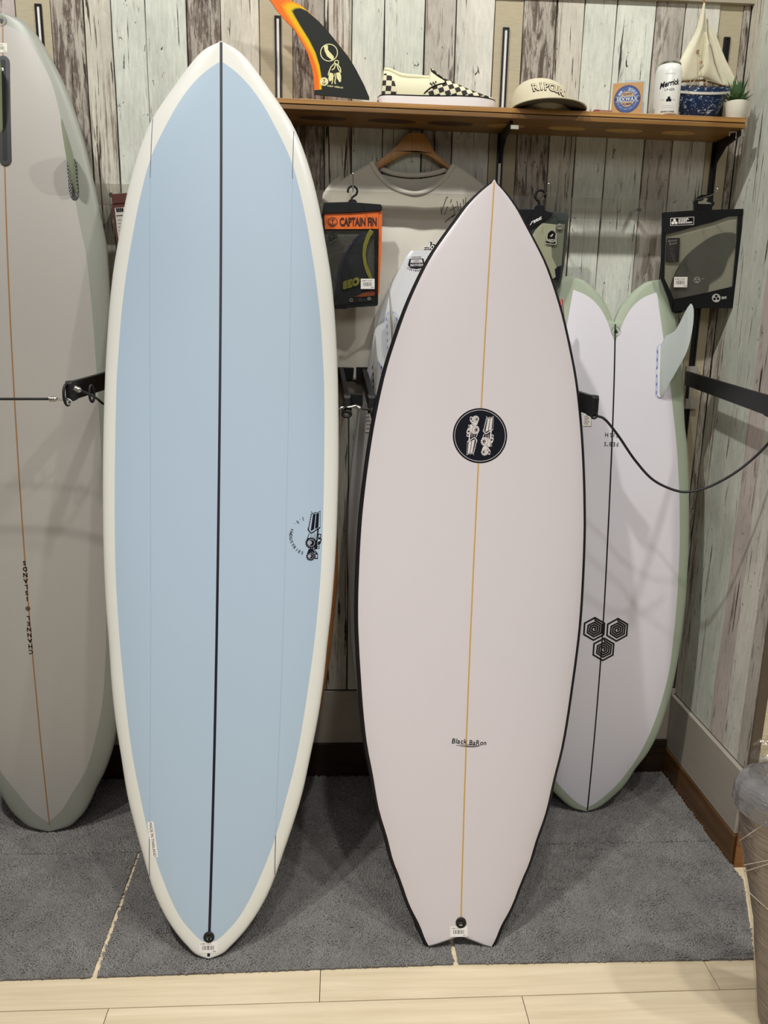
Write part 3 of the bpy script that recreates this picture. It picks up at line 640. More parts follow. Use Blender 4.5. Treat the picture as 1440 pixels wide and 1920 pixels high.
fi.line('stringer', m_black_line, t_fi, [(.004, .003), (.004, .5), (0, 1.1), (0, 1.438)], .0042)
A = fi.art(0.002, 1.4178); A.disc(0, 0, .0135, m_thin, 32, r0=.0124); A.up()
for a in (PI/2, PI*7/6, PI*11/6): A.z = .0010; A.disc(.003*math.cos(a), .003*math.sin(a), .0028, m_blk, 14)
A.build('leash_plug', t_fi)
A = fi.art(0, 0, off=.0007)
for hx, hy in ((-.0215, .5785), (.046, .5760), (.0098, .5175)):
    R = .0350; A.z = .0007
    hexp = lambda r, k: (hx+r*math.sin(PI/3*k), hy+r*math.cos(PI/3*k))
    A.stroke([hexp(R*.955, k) for k in range(6)], .0050, m_black_line, closed=True)
    sp = [hexp(R*(.765-.20*k/6), k) for k in range(0, 22)]; A.stroke(sp, [.0049]*len(sp), m_black_line)
    A.stroke([hexp(R*.955, 0), hexp(R*.765, 0)], .004, m_black_line)
A.build('logo', t_fi)
A = fi.art(-.002, 1.119, PI); A.text("FISH", 0, -.0135, .0165, m_ink, sx=.85, track=.30, bold=.015); A.text("FEB'S", 0, .012, .0165, m_ink, sx=.85, track=.2, bold=.015); A.build('model_lettering', t_fi)
A = fi.art(-.072, 1.172); A.rect(-.0115, -.0175, .0115, .016, m_blk); A.up(); A.rect(-.0115, -.016, .0105, .016, m_white); A.up()
for i in range(8): A.rect(-.009, .011-i*.0032, .002+(i % 3)*.0025, .0122-i*.0032, m_redink if i % 3 == 1 else m_ink)
A.build('price_sticker', t_fi)
# keel fin on a white box at the right, red-edged keel fin at the left
m_finw = mat('pale_fin', (196, 204, 200), .3, alpha=.97, coat=.3)
A = fi.art(0, 0, off=.0007); A.poly(slot_shape(fi, .1325, 1.236, 1.387, .0135), mat('box_halo', (188, 190, 216), .4)); A.up()
for i in range(6):
    for sx_ in (-.0105, .0105): A.rect(.1325+sx_-.0013, 1.249+i*.0225, .1325+sx_+.0013, 1.258+i*.0225, mat('blue_dash', (96, 104, 168), .5))
A.build('fin_box_halo', t_fi)
slot_box(fi, .1325, 1.24, 1.384, .0072, t_fi, 'fin_box', mat('white_plastic', (226, 226, 226), .35))
keel = [(1.384, .002), (1.246, .002), (1.283, .036), (1.32, .062), (1.365, .09), (1.425, .106), (1.467, .108), (1.485, .1025), (1.482, .092), (1.437, .064), (1.419, .048), (1.410, .022)]
mb = fin_mesh(fi, .1325, keel, .008, cant=.45, toe=.0); mb.build('keel_fin', m_finw, t_fi, smooth=.8)
slot_box(fi, -.1325, 1.24, 1.384, .0072, t_fi, 'fin_box', mat('white_plastic', (226, 226, 226), .35))
mb = fin_mesh(fi, -.1325, keel, .008, cant=-.45, toe=.0); o = tag(mb.build('keel_fin', mat('grey_fin', (150, 152, 146), .3, coat=.2), t_fi, smooth=.8), label='grey keel fin with red edge')
ca, sa_ = math.cos(-.45), math.sin(-.45); mb = MB(); mb.tube([fi.surf(-.1325, v, 0)+(fi.n*ca+fi.s*sa_)*h for v, h in catmull(keel[1:10], 6)], .0028, 8); mb.build('red_edge', mat('red_edge', (206, 72, 66), .35), o, smooth=1.)

# --- white thruster behind the black-railed board, tail up
m_cool = mat('cool_white', (206, 208, 210), .3, spec=.45)
lo = Board((.307, -.13, .012), (.2378, -.06, 1.6296), -.05, .55, .058,
   [(0, .006), (.01, .04), (.05, .092), (.12, .142), (.2, .185), (.312, .230), (.435, .2465), (.592, .2525), (.754, .2525), (.91, .2465), (1.169, .211), (1.257, .189), (1.382, .1625), (1.463, .138), (1.5425, .1), (1.6, .068), (1.6206, .053)])
t_lo = thing('surfboard', lo.B, 'white squash tail surfboard behind the black railed board, only its left edge showing', 'surfboard')
lo.body('board_body', m_cool, t_lo)
p0 = lo.surf(-.0365, 1.5905); tx = lo.surf(-.0265, 1.5905)-lo.surf(-.0465, 1.5905); ty = lo.surf(-.0365, 1.6005)-lo.surf(-.0365, 1.5805); tx /= np.linalg.norm(tx); ty /= np.linalg.norm(ty); tn = np.cross(tx, ty)
A = Art(lambda x, y, z: p0+tx*x+ty*y+tn*z, base=.0008, step=.0001); mr = mat('maroon_ink', (92, 60, 62), .5)
A.poly([(-.018, .008), (.02, .008), (.023, -.008), (.016, -.0165), (0, -.0195), (-.016, -.0165), (-.0225, -.008)], m_navy); A.up(); A.poly([(-.014, .006), (.016, .006), (.018, -.003), (-.016, -.003)], mat('sticker_pale', (200, 194, 192), .5)); A.up()
A.text('MAYHEM', .001, -.009, .0095, mat('sticker_pale', (200, 194, 192), .5), sx=.9, bold=.03); A.text('LOST', .001, .0015, .006, mr, bold=.03); A.arc('SURFBOARDS', 0, .012, .036, PI*1.28, PI*1.74, .0058, m_ink, inward=True, bold=.03); A.text('SURFBOARDS', .001, .0125, .0044, mr, bold=.02); A.build('round_sticker', t_lo)
for sg in (-1, 1):
    a = sg*.108
    A = lo.art(0, 0, off=.0007); A.poly(slot_shape(lo, a, 1.345, 1.462, .0185), mat('box_halo', (188, 190, 216), .4)); A.up(); A.poly(slot_shape(lo, a, 1.35, 1.457, .0155), m_cool); A.up()
    for i in range(5):
        for o_ in (-.0135, .0135): A.rect(a+o_-.001, 1.36+i*.019, a+o_+.001, 1.368+i*.019, mat('blue_dash', (96, 104, 168), .5))
    A.build('fin_box_halo', t_lo); slot_box(lo, a, 1.352, 1.455, .006, t_lo, 'fin_box', mat('white_plastic', (226, 226, 226), .35))
    mb = fin_mesh(lo, a, [(1.362, .002), (1.455, .002), (1.468, .02), (1.495, .06), (1.535, .105), (1.51, .108), (1.44, .08), (1.395, .04)], .006, cant=sg*.1, toe=.0); mb.build('side_fin', mat('ivory_fin', (206, 206, 188), .35), t_lo, smooth=.8)
    a2 = sg*.152
    A = lo.art(0, 0, off=.0007); A.poly(slot_shape(lo, a2, 1.225, 1.325, .0165), mat('box_halo', (188, 190, 216), .4)); A.up()
    for i in range(5):
        for o_ in (-.012, .012): A.rect(a2+o_-.001, 1.235+i*.018, a2+o_+.001, 1.243+i*.018, m_navy)
    A.build('fin_box_halo', t_lo)
    mb = fin_mesh(lo, a2, [(1.235, .002), (1.325, .002), (1.338, .02), (1.365, .055), (1.395, .088), (1.37, .09), (1.31, .065), (1.265, .03)], .006, cant=sg*.15, toe=-sg*.1); mb.build('side_fin', mat('ivory_fin', (206, 206, 188), .35), t_lo, smooth=.8)
A = lo.art(-.1735, 1.176); A.rect(-.0165, -.044, .0165, .041, m_blk); A.up(); A.rect(-.0165, -.042, .0155, .041, m_white); A.up()
for i in range(7):
    A.rect(-.0165, .028-i*.0105, .0155, .0284-i*.0105, m_ink); A.rect(-.014, .0315-i*.0105, -.004+(i % 3)*.003, .0328-i*.0105, m_ink)
A.build('price_sticker', t_lo)
# --- amber board hidden behind the blue one
am = Board((-.243, -.33, .012), (-.278, -.11, 1.84), .03, .5, .06, [(0, .006), (.05, .07), (.2, .15), (.5, .225), (.8, .252), (1.0, .25), (1.35, .21), (1.65, .12), (1.83, .03), (1.841, .004)])
t_am = thing('surfboard', am.B, 'amber surfboard hidden behind the blue board, a thin orange edge showing', 'surfboard')
am.body('board_body', mat('amber_resin', (170, 104, 46), .25), t_am)

# ================================================================== WALL FITTINGS
SZ0, SZ1, SY = 1.937, 1.961, -.158
tilt = lambda X: .0072*(1.0-X)/1.16      # the shelf sits a touch higher toward its left end
m_metal = mat('dark_metal', (34, 34, 36), .35, metal=.6); m_slot_glint = mat('slot_fill', (226, 224, 216), .5)
tr = [(73, 11, 'slotted metal wall track at far left beside the grey board tail'), (521, 33, 'slotted wall track just left of the big orange fin'), (948, 55, 'slotted wall track between the checkered shoe and the cap'), (1361, 73, 'slotted wall track in the right corner behind the toy sailboat')]
trX = []
for i, (px, py, lab) in enumerate(tr):
    p = at(px, py+20, 0); X = float(p[0]); zt = float(at(px, py, 0)[2]); trX.append(X)
    t = thing('slotted_track', (X, 0, .32), lab, 'shelf track')
    mb = MB(); mb.box((X-.0085, -.003, .32), (X-.0035, .003, zt)); mb.box((X+.0035, -.003, .32), (X+.0085, .003, zt)); mb.box((X-.0085, -.003, zt), (X+.0085, .003, zt+.004)); mb.build('rail', m_metal, t, smooth=0)
    mb = MB(); mb.box((X-.0035, -.0005, .32), (X+.0035, .003, zt)); mb.build('slot_fill', m_slot_glint if i < 3 else m_metal, t, smooth=0)  # pale fill paints the light reflected in the slots; last track stays dark
# shelf
m_ply = wood_mat('plywood_edge', (136, 98, 48), (206, 162, 98), (3, 30, 160), .4, (176, 130, 72)); m_plyu = wood_mat('plywood_face', (106, 74, 36), (150, 112, 60), (3, 26, 60), .35)
m_pl1 = mat('patch_dark', (70, 42, 20), .4, var=.25, vscale=60, aniso=(.3, 2, 1)); m_pl2 = mat('patch_gold', (190, 148, 80), .4, var=.3, vscale=60, aniso=(.3, 2, 1))
XL, XR = -.30, float(at(1399, 230, SY)[0])
t = thing('plywood_shelf', ((XL+XR)/2, 0, SZ0), 'long two layer plywood shelf holding the fin, shoe, cap and can', 'shelf')
def shelf_slab(x0, x1, y0, z0, z1):
    mb = MB(); mb.prism([(x0, z0+tilt(x0)), (x1, z0+tilt(x1)), (x1, z1+tilt(x1)), (x0, z1+tilt(x0))], lambda x, z, y: (x, y, z), y0, 0.0); return mb
mb = shelf_slab(XL, XR, SY, SZ0+.0125, SZ1); mb.build('upper_board', m_ply, t, smooth=0, bevel=.0012)
mb = shelf_slab(XL, XR, SY+.0015, SZ0, SZ0+.0106); mb.build('lower_board', m_plyu, t, smooth=0, bevel=.0012)
mb = shelf_slab(XL+.001, XR-.001, SY+.004, SZ0+.0104, SZ0+.0127); mb.build('glue_line', mat('glue_dark', (50, 34, 20), .7), t, smooth=0)
for px, wd, mm in ((605, .125, m_pl1), (735, .125, m_pl1), (845, .12, m_pl1), (950, .1, m_pl2), (1065, .1, m_pl2), (1172, .1, m_pl2), (1275, .09, m_pl2)):
    X = float(at(px, 238, -.09)[0]); mb = MB()
    mb.prism([(X+wd/2*math.cos(2*PI*k/28), -.082+.020*math.sin(2*PI*k/28)) for k in range(28)], lambda x, y, z: (x, y, z+tilt(x)), SZ0-.0004, SZ0+.001); mb.build('grain_patch', mm, t, smooth=0)
for X in trX[2:]:
    mb = MB(); mb.prism([(0, -.075), (0, 0), (-.135, 0), (-.135, -.012), (-.06, -.024), (-.02, -.05)], lambda y, z, x, X=X: (X+x, y, SZ0+z-.0005+tilt(X)), -.0035, .0035); o = mb.build('bracket', m_metal, t, smooth=0)
p = at(1374, 252, -.14); mb = MB(); mb.tube([p+[-.009, 0, -.004], p+[-.009, 0, .006], p+[.009, 0, .006], p+[.009, 0, -.010]], .0016, 6); mb.build('bracket_clip', m_steel, t, smooth=.6)
p = at(965, 238, SY-.004); mb = MB(); mb.box(tuple(p+[-.010, -.001, -.005]), tuple(p+[.010, .001, .004])); mb.build('label_holder', mat('clear_tag', (210, 205, 190), .2, alpha=.6), t, smooth=0)

# ------------------------------------------------------------------ things on the shelf
def pxart(Y, x0=0, y0=0, sc=1., base=.0004, step=.00025, rot=0.):
    c, s_ = math.cos(rot), math.sin(rot)
    return Art(lambda x, y, z: at(x0+(x*c-y*s_)*sc, y0-(x*s_+y*c)*sc, Y-z), base=base, step=step)
def zp(pts, k, ox, oy): return [(ox+x/k, oy+y/k) for x, y in pts]
def slab(pts, Y, th, n=3, smooth=None): # outline given at depth Y, built as a solid with rounded rim
    P = [at(x, y, Y) for x, y in pts]; mb = MB(); mb.prism([(float(p[0]), float(p[2])) for p in P], lambda x, z, d: (x, d, z), Y, Y+th); return mb
# big display fin
K, OX, OY = 6.545, 500, 0; FY = -.085
lead = [(-80, -125), (60, -92), (180, -52), (300, -2), (420, 58), (560, 178), (700, 330), (870, 520), (1000, 680), (1100, 850), (1200, 1050), (1258, 1190), (1260, 1226)]
trail = [(585, 1160), (585, 1090), (580, 1000), (560, 850), (500, 650), (430, 520), (330, 350), (220, 240), (120, 120), (40, 0), (-20, -60)]
out_o = lead+trail
t = thing('display_fin', at(640, 184, FY), 'large orange and black surfboard fin standing on the left of the shelf', 'fin')
m_or = mat('orange_resin', (232, 110, 14), .45, spec=.3); m_dk = mat('fin_black', (30, 34, 30), .5, spec=.25); m_crm = mat('cream_print', (228, 224, 164), .5)
P = [(float(p[0]), float(p[2])) for p in (at(x, y, FY) for x, y in zp(out_o, K, OX, OY))]; cen = np.mean(P, 0); mb = MB()
tri = tessellate_polygon([[Vector((x, z, 0)) for x, z in P]])
n = len(P); inn = [(x+(cen[0]-x)*.03, z+(cen[1]-z)*.03) for x, z in P]; nl = len(lead)
R3 = [[(x, FY+.001, z) for x, z in inn], [(x, FY+.004, z) for x, z in P], [(x, FY+.007, z) for x, z in inn]]
for i in range(n):
    j = (i+1) % n; mi = 0 if (i < 6 or i > nl) else 1
    for r0, r1 in ((0, 1), (1, 2)): mb.add([R3[r0][i], R3[r0][j], R3[r1][j], R3[r1][i]], [(0, 1, 2, 3)], mi)
mb.add(R3[0], [tuple(q) for q in tri]); mb.add(R3[2], [tuple(q) for q in tri]); mb.build('blade', [m_or, m_dk], t, smooth=.5)
dark = [(318, 135), (360, 108), (420, 104), (500, 140), (640, 262), (760, 392), (872, 532), (998, 690), (1096, 850), (1199, 1050), (1258, 1190), (1260, 1226), (585, 1160), (585, 1106), (676, 1098)]
dk_l = [(676, 950), (650, 800), (600, 640), (520, 480), (420, 320), (345, 190)]
yel = [(170, 60), (230, 10), (300, 12), (418, 66), (558, 184), (698, 335), (868, 524), (998, 686), (1094, 850), (1199, 1050), (1258, 1190), (1260, 1226), (585, 1160), (585, 1104), (640, 1096)]
yl_l = [(632, 950), (596, 800), (538, 660), (440, 500), (330, 330), (225, 170)]
A = Art(lambda x, y, z: at(OX+x/K, OY+y/K, FY-z), base=-.0007, step=.00012)
cols = [((238, 140, 16), 0.0), ((236, 172, 18), .25), ((226, 184, 22), .45), ((150, 138, 34), .88), ((30, 34, 30), 1.)]
for c, tt in cols: A.poly([(a[0]*(1-tt)+b[0]*tt, a[1]*(1-tt)+b[1]*tt) for a, b in zip(yel+yl_l, dark+dk_l)], mat('fin_%d_%d' % (c[0], c[1]), c, .5, spec=.25)); A.up()
A.disc(765, 645, 109, m_crm, 40, r0=99)
A.poly([(700, 558), (752, 556), (752, 612), (822, 692), (826, 718), (800, 738), (782, 722), (742, 690), (712, 626)], m_crm)
A.disc(705, 1001, 52, m_crm, 30); A.disc(858, 765, 30, m_crm, 18, r0=20)
for pts in ([(840, 770), (790, 820), (760, 890)], [(870, 780), (905, 840), (910, 890)], [(850, 775), (830, 840), (800, 860)], [(860, 790), (880, 850), (900, 880)], [(835, 900), (845, 960), (835, 1010), (848, 1030)], [(770, 880), (752, 920)], [(815, 960), (800, 1030)]): A.stroke(pts, 12, m_crm)
A.poly([(778, 890), (812, 900), (825, 935), (800, 985), (775, 1002), (757, 970), (762, 920)], m_crm); A.poly([(850, 895), (900, 885), (915, 940), (912, 1000), (895, 1010), (862, 960)], m_crm); A.up()
A.stroke([(705, 965), (705, 1035)], 7, m_dk); A.stroke([(690, 978), (720, 978)], 6, m_dk); A.stroke([(682, 1010), (690, 1028), (705, 1036), (720, 1028), (728, 1010)], 6, m_dk)
f0 = A.fn; A.fn = lambda x, y, z: f0(840+x+y*.05, 1064-y+x*.13, z); A.text('ANDY NIEBLAS', 0, 0, 26, m_crm, bold=.03, track=.05); A.fn = f0
A.build('fin_artwork', t)
t = thing('fin_plinth', at(620, 190, -.085), 'flat pale wooden block under the orange and black fin', 'stand')
mb = MB(); zb0 = SZ1+tilt(-.05); q0 = at(545, 189, -.1); q1 = at(692, 186, -.1); mb.prism([(float(q0[0]), zb0), (float(q1[0]), zb0-.001), (float(q1[0]), zb0+.003), (float(q0[0])+.085, zb0+.012), (float(q0[0])+.025, zb0+.013), (float(q0[0]), zb0+.006)], lambda x, z, y: (x, y, z), -.112, -.055); mb.build('block', wood_mat('pale_block', (190, 150, 92), (226, 192, 138), (4, 30, 120), .5), t, smooth=0)
# slip-on shoe
SHY = -.088; k6 = .00141/6; X0 = float(at(700, 193, SHY-.04)[0]); SB = SZ1+.0008+tilt(.28)
sx_ = lambda zx: X0+zx*k6
t = thing('slip_on_shoe', (sx_(700), SHY, SB), 'black and cream checkered slip-on shoe on the shelf', 'shoe')
m_sole = mat('white_rubber', (232, 228, 226), .45); m_canvas = mat('cream_canvas', (226, 222, 188), .8, bump=.1, bscale=900)
ws = sm([(50, .0), (62, .016), (100, .028), (200, .034), (450, .034), (700, .038), (950, .046), (1100, .045), (1220, .036), (1300, .024), (1340, .009), (1350, 0)])
def oval(x, w_, n=18): return None
def side_loop(wf, x0, x1, n=60):
    xsq = [x0+(x1-x0)*.5*(1-math.cos(PI*i/n)) for i in range(n+1)]
    return [(sx_(x), SHY-wf(x)) for x in xsq]+[(sx_(x), SHY+wf(x)*.9) for x in xsq[-2:0:-1]]
def ring_stack(levels, name, m, parent, cap=True):
    rows = []
    for z, grow in levels: 
        rows.append([(x, SHY+(y-SHY)*(1+grow), SB+z) for x, y in side_loop(ws, 50, 1350)])
    mb = MB(); mb.rings(rows); return mb.build(name, m, parent, smooth=.6)
ring_stack([(0, -.06), (.002, 0), (.016, .02), (.0275, .0), (.0282, -.03)], 'sole', m_sole, t)
ring_stack([(.0268, .012), (.0275, .035), (.0288, .035), (.0293, .0)], 'sole_stripe', m_ink, t)
top = sm([(86, 150), (96, 300), (112, 396), (150, 396), (200, 380), (300, 340), (400, 331), (530, 331), (585, 327), (604, 345), (618, 418), (650, 412), (700, 372), (760, 334), (900, 277), (1050, 216), (1150, 182), (1250, 158), (1318, 142)])
zs = 122
def up_pt(x, tt, off=0., sg=-1): # tt 0..1 from sole to top ridge
    h = (top(x)-zs)*k6; w_ = ws(x)*.94*(1-.25*max(0, (x < 640)*0))
    y = w_*(1-tt**2.4)**(1/2.4); return (sx_(x), SHY+sg*(y+off), SB+zs*k6+h*tt+off*.8*tt)
mb = MB(); rows = []
for i in range(101):
    x = 88+(1316-88)*i/100; rows.append([up_pt(x, math.sin(PI/2*k/9), 0, -1) for k in range(10)]+[up_pt(x, math.sin(PI/2*k/9), 0, 1) for k in range(8, -1, -1)])
mb.rings(rows, closed=False); mb.add(rows[0], [tuple(range(19))]); mb.add(rows[-1], [tuple(range(19))]); mb.build('upper', m_canvas, t, smooth=.9)
def checker_mat(name, rot, scale):
    m = bpy.data.materials.new(name); m.use_nodes = True; nt = m.node_tree; N = nt.nodes; L = nt.links; b = N['Principled BSDF']; b.inputs['Roughness'].default_value = .8
    tc = N.new('ShaderNodeTexCoord'); mp = N.new('ShaderNodeMapping'); mp.inputs['Rotation'].default_value = (0, rot, 0); mp.inputs['Scale'].default_value = (scale, 0, scale*1.1); mp.inputs['Location'].default_value = (.3, .5, .2)
    ck = N.new('ShaderNodeTexChecker'); ck.inputs['Scale'].default_value = 1; ck.inputs[1].default_value = lin((222, 216, 184)); ck.inputs[2].default_value = lin((40, 36, 30))
    L.new(tc.outputs['Object'], mp.inputs[0]); L.new(mp.outputs[0], ck.inputs[0]); L.new(ck.outputs[0], b.inputs['Base Color']); return m
m_ck1 = checker_mat('checker_vamp', math.radians(20), 76); m_ck2 = checker_mat('checker_heel', math.radians(-4), 72)
pip_lo = sm([(545, 140), (610, 195), (700, 232), (778, 254)]); pip_hi = sm([(624, 410), (640, 362), (700, 322), (765, 288), (779, 262)])
def patch(mb, x0, x1, lo_, hi_, nu=24, nv=10, off=.0007, sides=(-1, 1)):
    for sg in sides:
        rows = []
        for i in range(nu+1):
            x = x0+(x1-x0)*i/nu; H = top(x)-zs; a = max(0, (lo_(x)-zs)/H) if lo_ else 0; b = min(1, (hi_(x)-zs)/H) if hi_ else 1
            rows.append([up_pt(x, min(.9995, a+(b-a)*math.sin(PI/2*k/nv)) if not hi_ else a+(b-a)*k/nv, off, sg) for k in range(nv+1)])
        mb.rings(rows, closed=False)
mb = MB(); patch(mb, 545, 779, None, pip_lo); patch(mb, 626, 779, pip_hi, None); patch(mb, 779, 1312, None, None, nu=50); mb.build('vamp', m_ck1, t, smooth=.9)
hl = sm([(90, 160), (110, 330), (130, 335), (180, 318), (225, 250), (258, 124)])
for sg_ in (-1, 1): mb = MB(); patch(mb, 91, 256, None, lambda x: min(hl(x), top(x)-8), sides=(sg_,)); mb.build('heel_panel', m_ck2, t, smooth=.9)
def on_upper(x, h, off=.001): return up_pt(x, min(.999, max(0, (h-zs)/(top(x)-zs))), off)
mb = MB(); mb.tube([on_upper(*q) for q in catmull([(622, 405), (632, 372), (690, 330), (762, 290), (774, 262), (745, 243), (700, 234), (612, 196), (546, 142)], 6)], .0016, 8); mb.build('piping', m_ink, t, smooth=.9)
mb = MB(); mb.tube([on_upper(x, top(x)-10, .0005) for x in range(118, 600, 24)], [.0045+.0025*math.sin(PI*(x-118)/480) for x in range(118, 600, 24)], 8); mb.build('collar', m_canvas, t, smooth=.9)
A = Art(lambda x, y, z: on_upper(x, 572-y, z), base=.001)
for i in range(5):
    for j in range(2):
        if (i+j) % 2 == 0: A.rect(606+i*14, 322-i*4+j*16, 620+i*14, 338-i*4+j*16, m_ink)
A.build('check_tab', t)
mb = MB(); mb.box((sx_(46), SHY-.02, SB+.004), (sx_(58), SHY-.004, SB+.018)); mb.build('heel_label', m_redink, t, smooth=0)
# cap
CY = -.078; cp = at(1016, 206, CY); cx0 = float(cp[0]); SZ1 += tilt(.55); RX, RY, RZ = .083, .078, .088
t = thing('baseball_cap', (cx0, CY, SZ1), 'beige baseball cap with outlined lettering between shoe and wax box', 'cap')
m_cap = mat('cap_twill', (208, 199, 172), .85, bump=.1, bscale=1400); m_capd = mat('cap_brim_dark', (92, 80, 62), .9)  # second colour, for the brim underside, is darker than the twill
mb = MB()
crown = lambda a, h: (cx0+RX*math.cos(a)*math.cos(h)**.72-.012*math.sin(h), CY+RY*math.sin(a)*math.cos(h)**.72, SZ1+.001+RZ*math.sin(h)**1.0)
mb.rings([[crown(2*PI*k/40, PI/2*j/14*.999) for k in range(40)] for j in range(15)], cap0=False); mb.build('crown', m_cap, t, smooth=1.2)
mb = MB(); a_d = -PI/2+.06
def brim(u, v):
    ph = (u*2-1)*1.18; a = a_d+ph; c = math.cos(ph*1.2); r = .97+v*.80*max(0., c)**.7
    return (cx0+RX*r*math.cos(a), CY+RY*r*math.sin(a), SZ1+.0022+.017*max(0, c)**1.2*(1-.45*v))
mb.grid(brim, 28, 8); mb.build('brim', [m_cap], t, smooth=1.2, solid=.003)
mb = MB(); mb.grid(lambda u, v: tuple(np.array(brim(u, v*.97))-[0, 0, .0022]), 28, 6); mb.build('brim_underside', m_capd, t, smooth=1.2)
mb = MB(); mb.tube([brim(i/30, 1.0) for i in range(31)], .0018, 6); mb.build('brim_edge', m_cap, t, smooth=1.)
mb = MB(); mb.lathe((cx0-.012, CY, SZ1+RZ-.002), [(.006, 0), (.006, .002), (.003, .004), (.0001, .0045)], 14); mb.build('button', m_cap, t, smooth=.8)
def on_crown(x, z, off):
    h = math.asin(min(.98, max(.02, z/RZ))); c = math.cos(h)**.72; xx = (x+.012*math.sin(h))/(RX*c); xx = max(-.97, min(.97, xx)); a = -math.acos(xx)
    p = np.array(crown(a, h)); nrm = p-np.array([cx0, CY, SZ1]); nrm /= np.linalg.norm(nrm); return p+nrm*off
A = Art(lambda x, y, z: on_crown(x, y, z), base=.0008, step=.0005)
for b_, mm in ((.075, m_ink), (.02, mat('cap_print', (206, 196, 164), .7)),):
    for i, ch in enumerate('RIPCURL'):
        u = i-3; A.text(ch, .006+u*.0133, .0535-.0007*u*u-.0022*u, .026, mm, rot=-.07*u-.06, bold=b_, sx=.84); A.z -= A.step*.02
    A.up()
A.build('lettering', t)
SZ1 -= tilt(.55); SZ1 += tilt(.75)
# small flat box, wax box, pale card
def boxthing(name, label, cat, a, b, m, group=None, yaw=0.):
    t = thing(name, ((a[0]+b[0])/2, (a[1]+b[1])/2, a[2]), label, cat, group); mb = MB(); mb.box(a, b); mb.build('carton', m, t, smooth=0, bevel=.0006); return t
q = at(1112, 206, -.11); q2 = at(1146, 206, -.11)
t = boxthing('wax_carton', 'small flat reddish carton lying left of the blue round label wax box', 'box', (float(q[0]), -.125, SZ1), (float(q2[0]), -.08, SZ1+.013), mat('brown_carton', (150, 104, 84), .7))
mb = MB(); mb.box((float(q[0])-.0006, -.1256, SZ1), (float(q[0])+.012, -.079, SZ1+.0133)); mb.build('red_end', mat('red_end', (140, 52, 44), .6), t, smooth=0)
q = at(1149, 184, -.13); q2 = at(1201, 184, -.13); zt = float(at(1175, 156, -.13)[2]); wx0, wx1 = float(q[0]), float(q2[0])
t = thing('wax_box', ((wx0+wx1)/2, -.11, SZ1), 'square kraft wax box with round blue label beside the white can', 'box')
wa = math.radians(19); wd_ = (wx1-wx0)*.985/math.cos(wa); wux, wuy = math.cos(wa), -math.sin(wa)
WP = lambda a, d, z: (wx0+a*wux+d*math.sin(wa), -.124+a*wuy+d*math.cos(wa), z)
mb = MB(); mb.rings([[WP(0, 0, z), WP(wd_, 0, z), WP(wd_, .04, z), WP(0, .04, z)] for z in (SZ1, zt)]); mb.build('carton', mat('kraft_card', (190, 148, 98), .75, var=.06, vscale=200), t, smooth=0, bevel=.0006)
cx, cz = wd_/2, (SZ1+zt)/2-.0005; A = Art(lambda x, y, z: WP(cx+x, -z, cz+y), base=.0004)
m_lb = mat('label_blue', (70, 92, 148), .5); m_lb2 = mat('label_deep_blue', (44, 58, 104), .5); m_lbl = mat('label_pale', (206, 214, 226), .5); m_kr = mat('kraft_print', (196, 160, 112), .6); R = wd_*.43
A.disc(0, 0, R, m_lb2, 48); A.up(); A.disc(0, 0, R*.95, m_lb, 48); A.up(); A.disc(0, 0, R*.90, m_lb2, 48, r0=R*.88); A.disc(0, 0, R*.56, m_kr, 40); A.up()
A.rect(-R*.93, -R*.2, R*.93, R*.2, m_lb2); A.up(); A.rect(-R*.9, R*.16, R*.9, R*.19, m_lbl); A.rect(-R*.9, -R*.19, R*.9, -R*.16, m_lbl); A.text('SEXWAX', 0, .0, R*.34, m_lbl, bold=.035, sx=1.0, track=.06)
A.arc('MR. ZOGS', 0, 0, R*.71, PI*.82, PI*.18, R*.27, m_lbl, bold=.03); A.text('QUICK', 0, R*.36, R*.2, m_lb2, bold=.03, sx=1.1); A.text('HUMPS', 0, -R*.36, R*.22, m_lb2, bold=.03, sx=1.1)
A.arc('THE BEST FOR YOUR STICK', 0, 0, R*.74, PI*1.10, PI*1.90, R*.11, m_lbl, inward=True); A.build('round_label', t)
q = at(1204, 184, -.08); q0 = at(1170, 184, -.08)
boxthing('pale_card', 'narrow pale blue card standing behind the kraft wax box', 'card', (float(q0[0]), -.083, SZ1), (float(q[0])+.006, -.078, float(at(1200, 151, -.08)[2])), mat('pale_blue_card', (176, 190, 196), .5))
SZ1 -= tilt(.75); SZ1 += tilt(.9)
# drink can
cc = at(1249.5, 190, -.10); cX = float(cc[0]); CYc = -.10; cr = .0325; ch_ = .1335
t = thing('drink_can', (cX, CYc, SZ1), 'white lager can with black script lettering on the right of the shelf', 'can')
m_can = mat('can_white', (226, 228, 222), .22, coat=.5, spec=.6)
mb = MB(); mb.lathe((cX, CYc, SZ1), [(.0001, .003), (.022, .002), (.0245, 0), (.0265, .002), (.0315, .009), (cr, .013), (cr, .112), (.0318, .117), (.0285, .1265), (.0268, .129)], 48); mb.build('can_body', m_can, t, smooth=.6)
mb = MB(); mb.lathe((cX, CYc, SZ1), [(.0268, .1285), (.0282, .130), (.0285, .1328), (.0275, .1335), (.0262, .1325), (.0255, .128), (.0001, .128)], 40); mb.lathe((cX, CYc, SZ1+.128), [(.009, 0), (.009, .0015), (.0001, .0018)], 14); mb.build('lid', m_steel, t, smooth=.6)
mb = MB(); mb.lathe((cX, CYc, SZ1), [(.0245, 0), (.0268, .0022), (.031, .0082), (.0322, .0095), (.0324, .0085), (.031, .0065), (.027, .0008)], 48); mb.build('base_rim', mat('copper_base', (150, 106, 66), .35, metal=.4), t, smooth=.6)
A = Art(lambda x, y, z: (cX+(cr+z)*math.sin(x/cr-.30), CYc-(cr+z)*math.cos(x/cr-.30), SZ1+y), base=.0004, step=.0003)
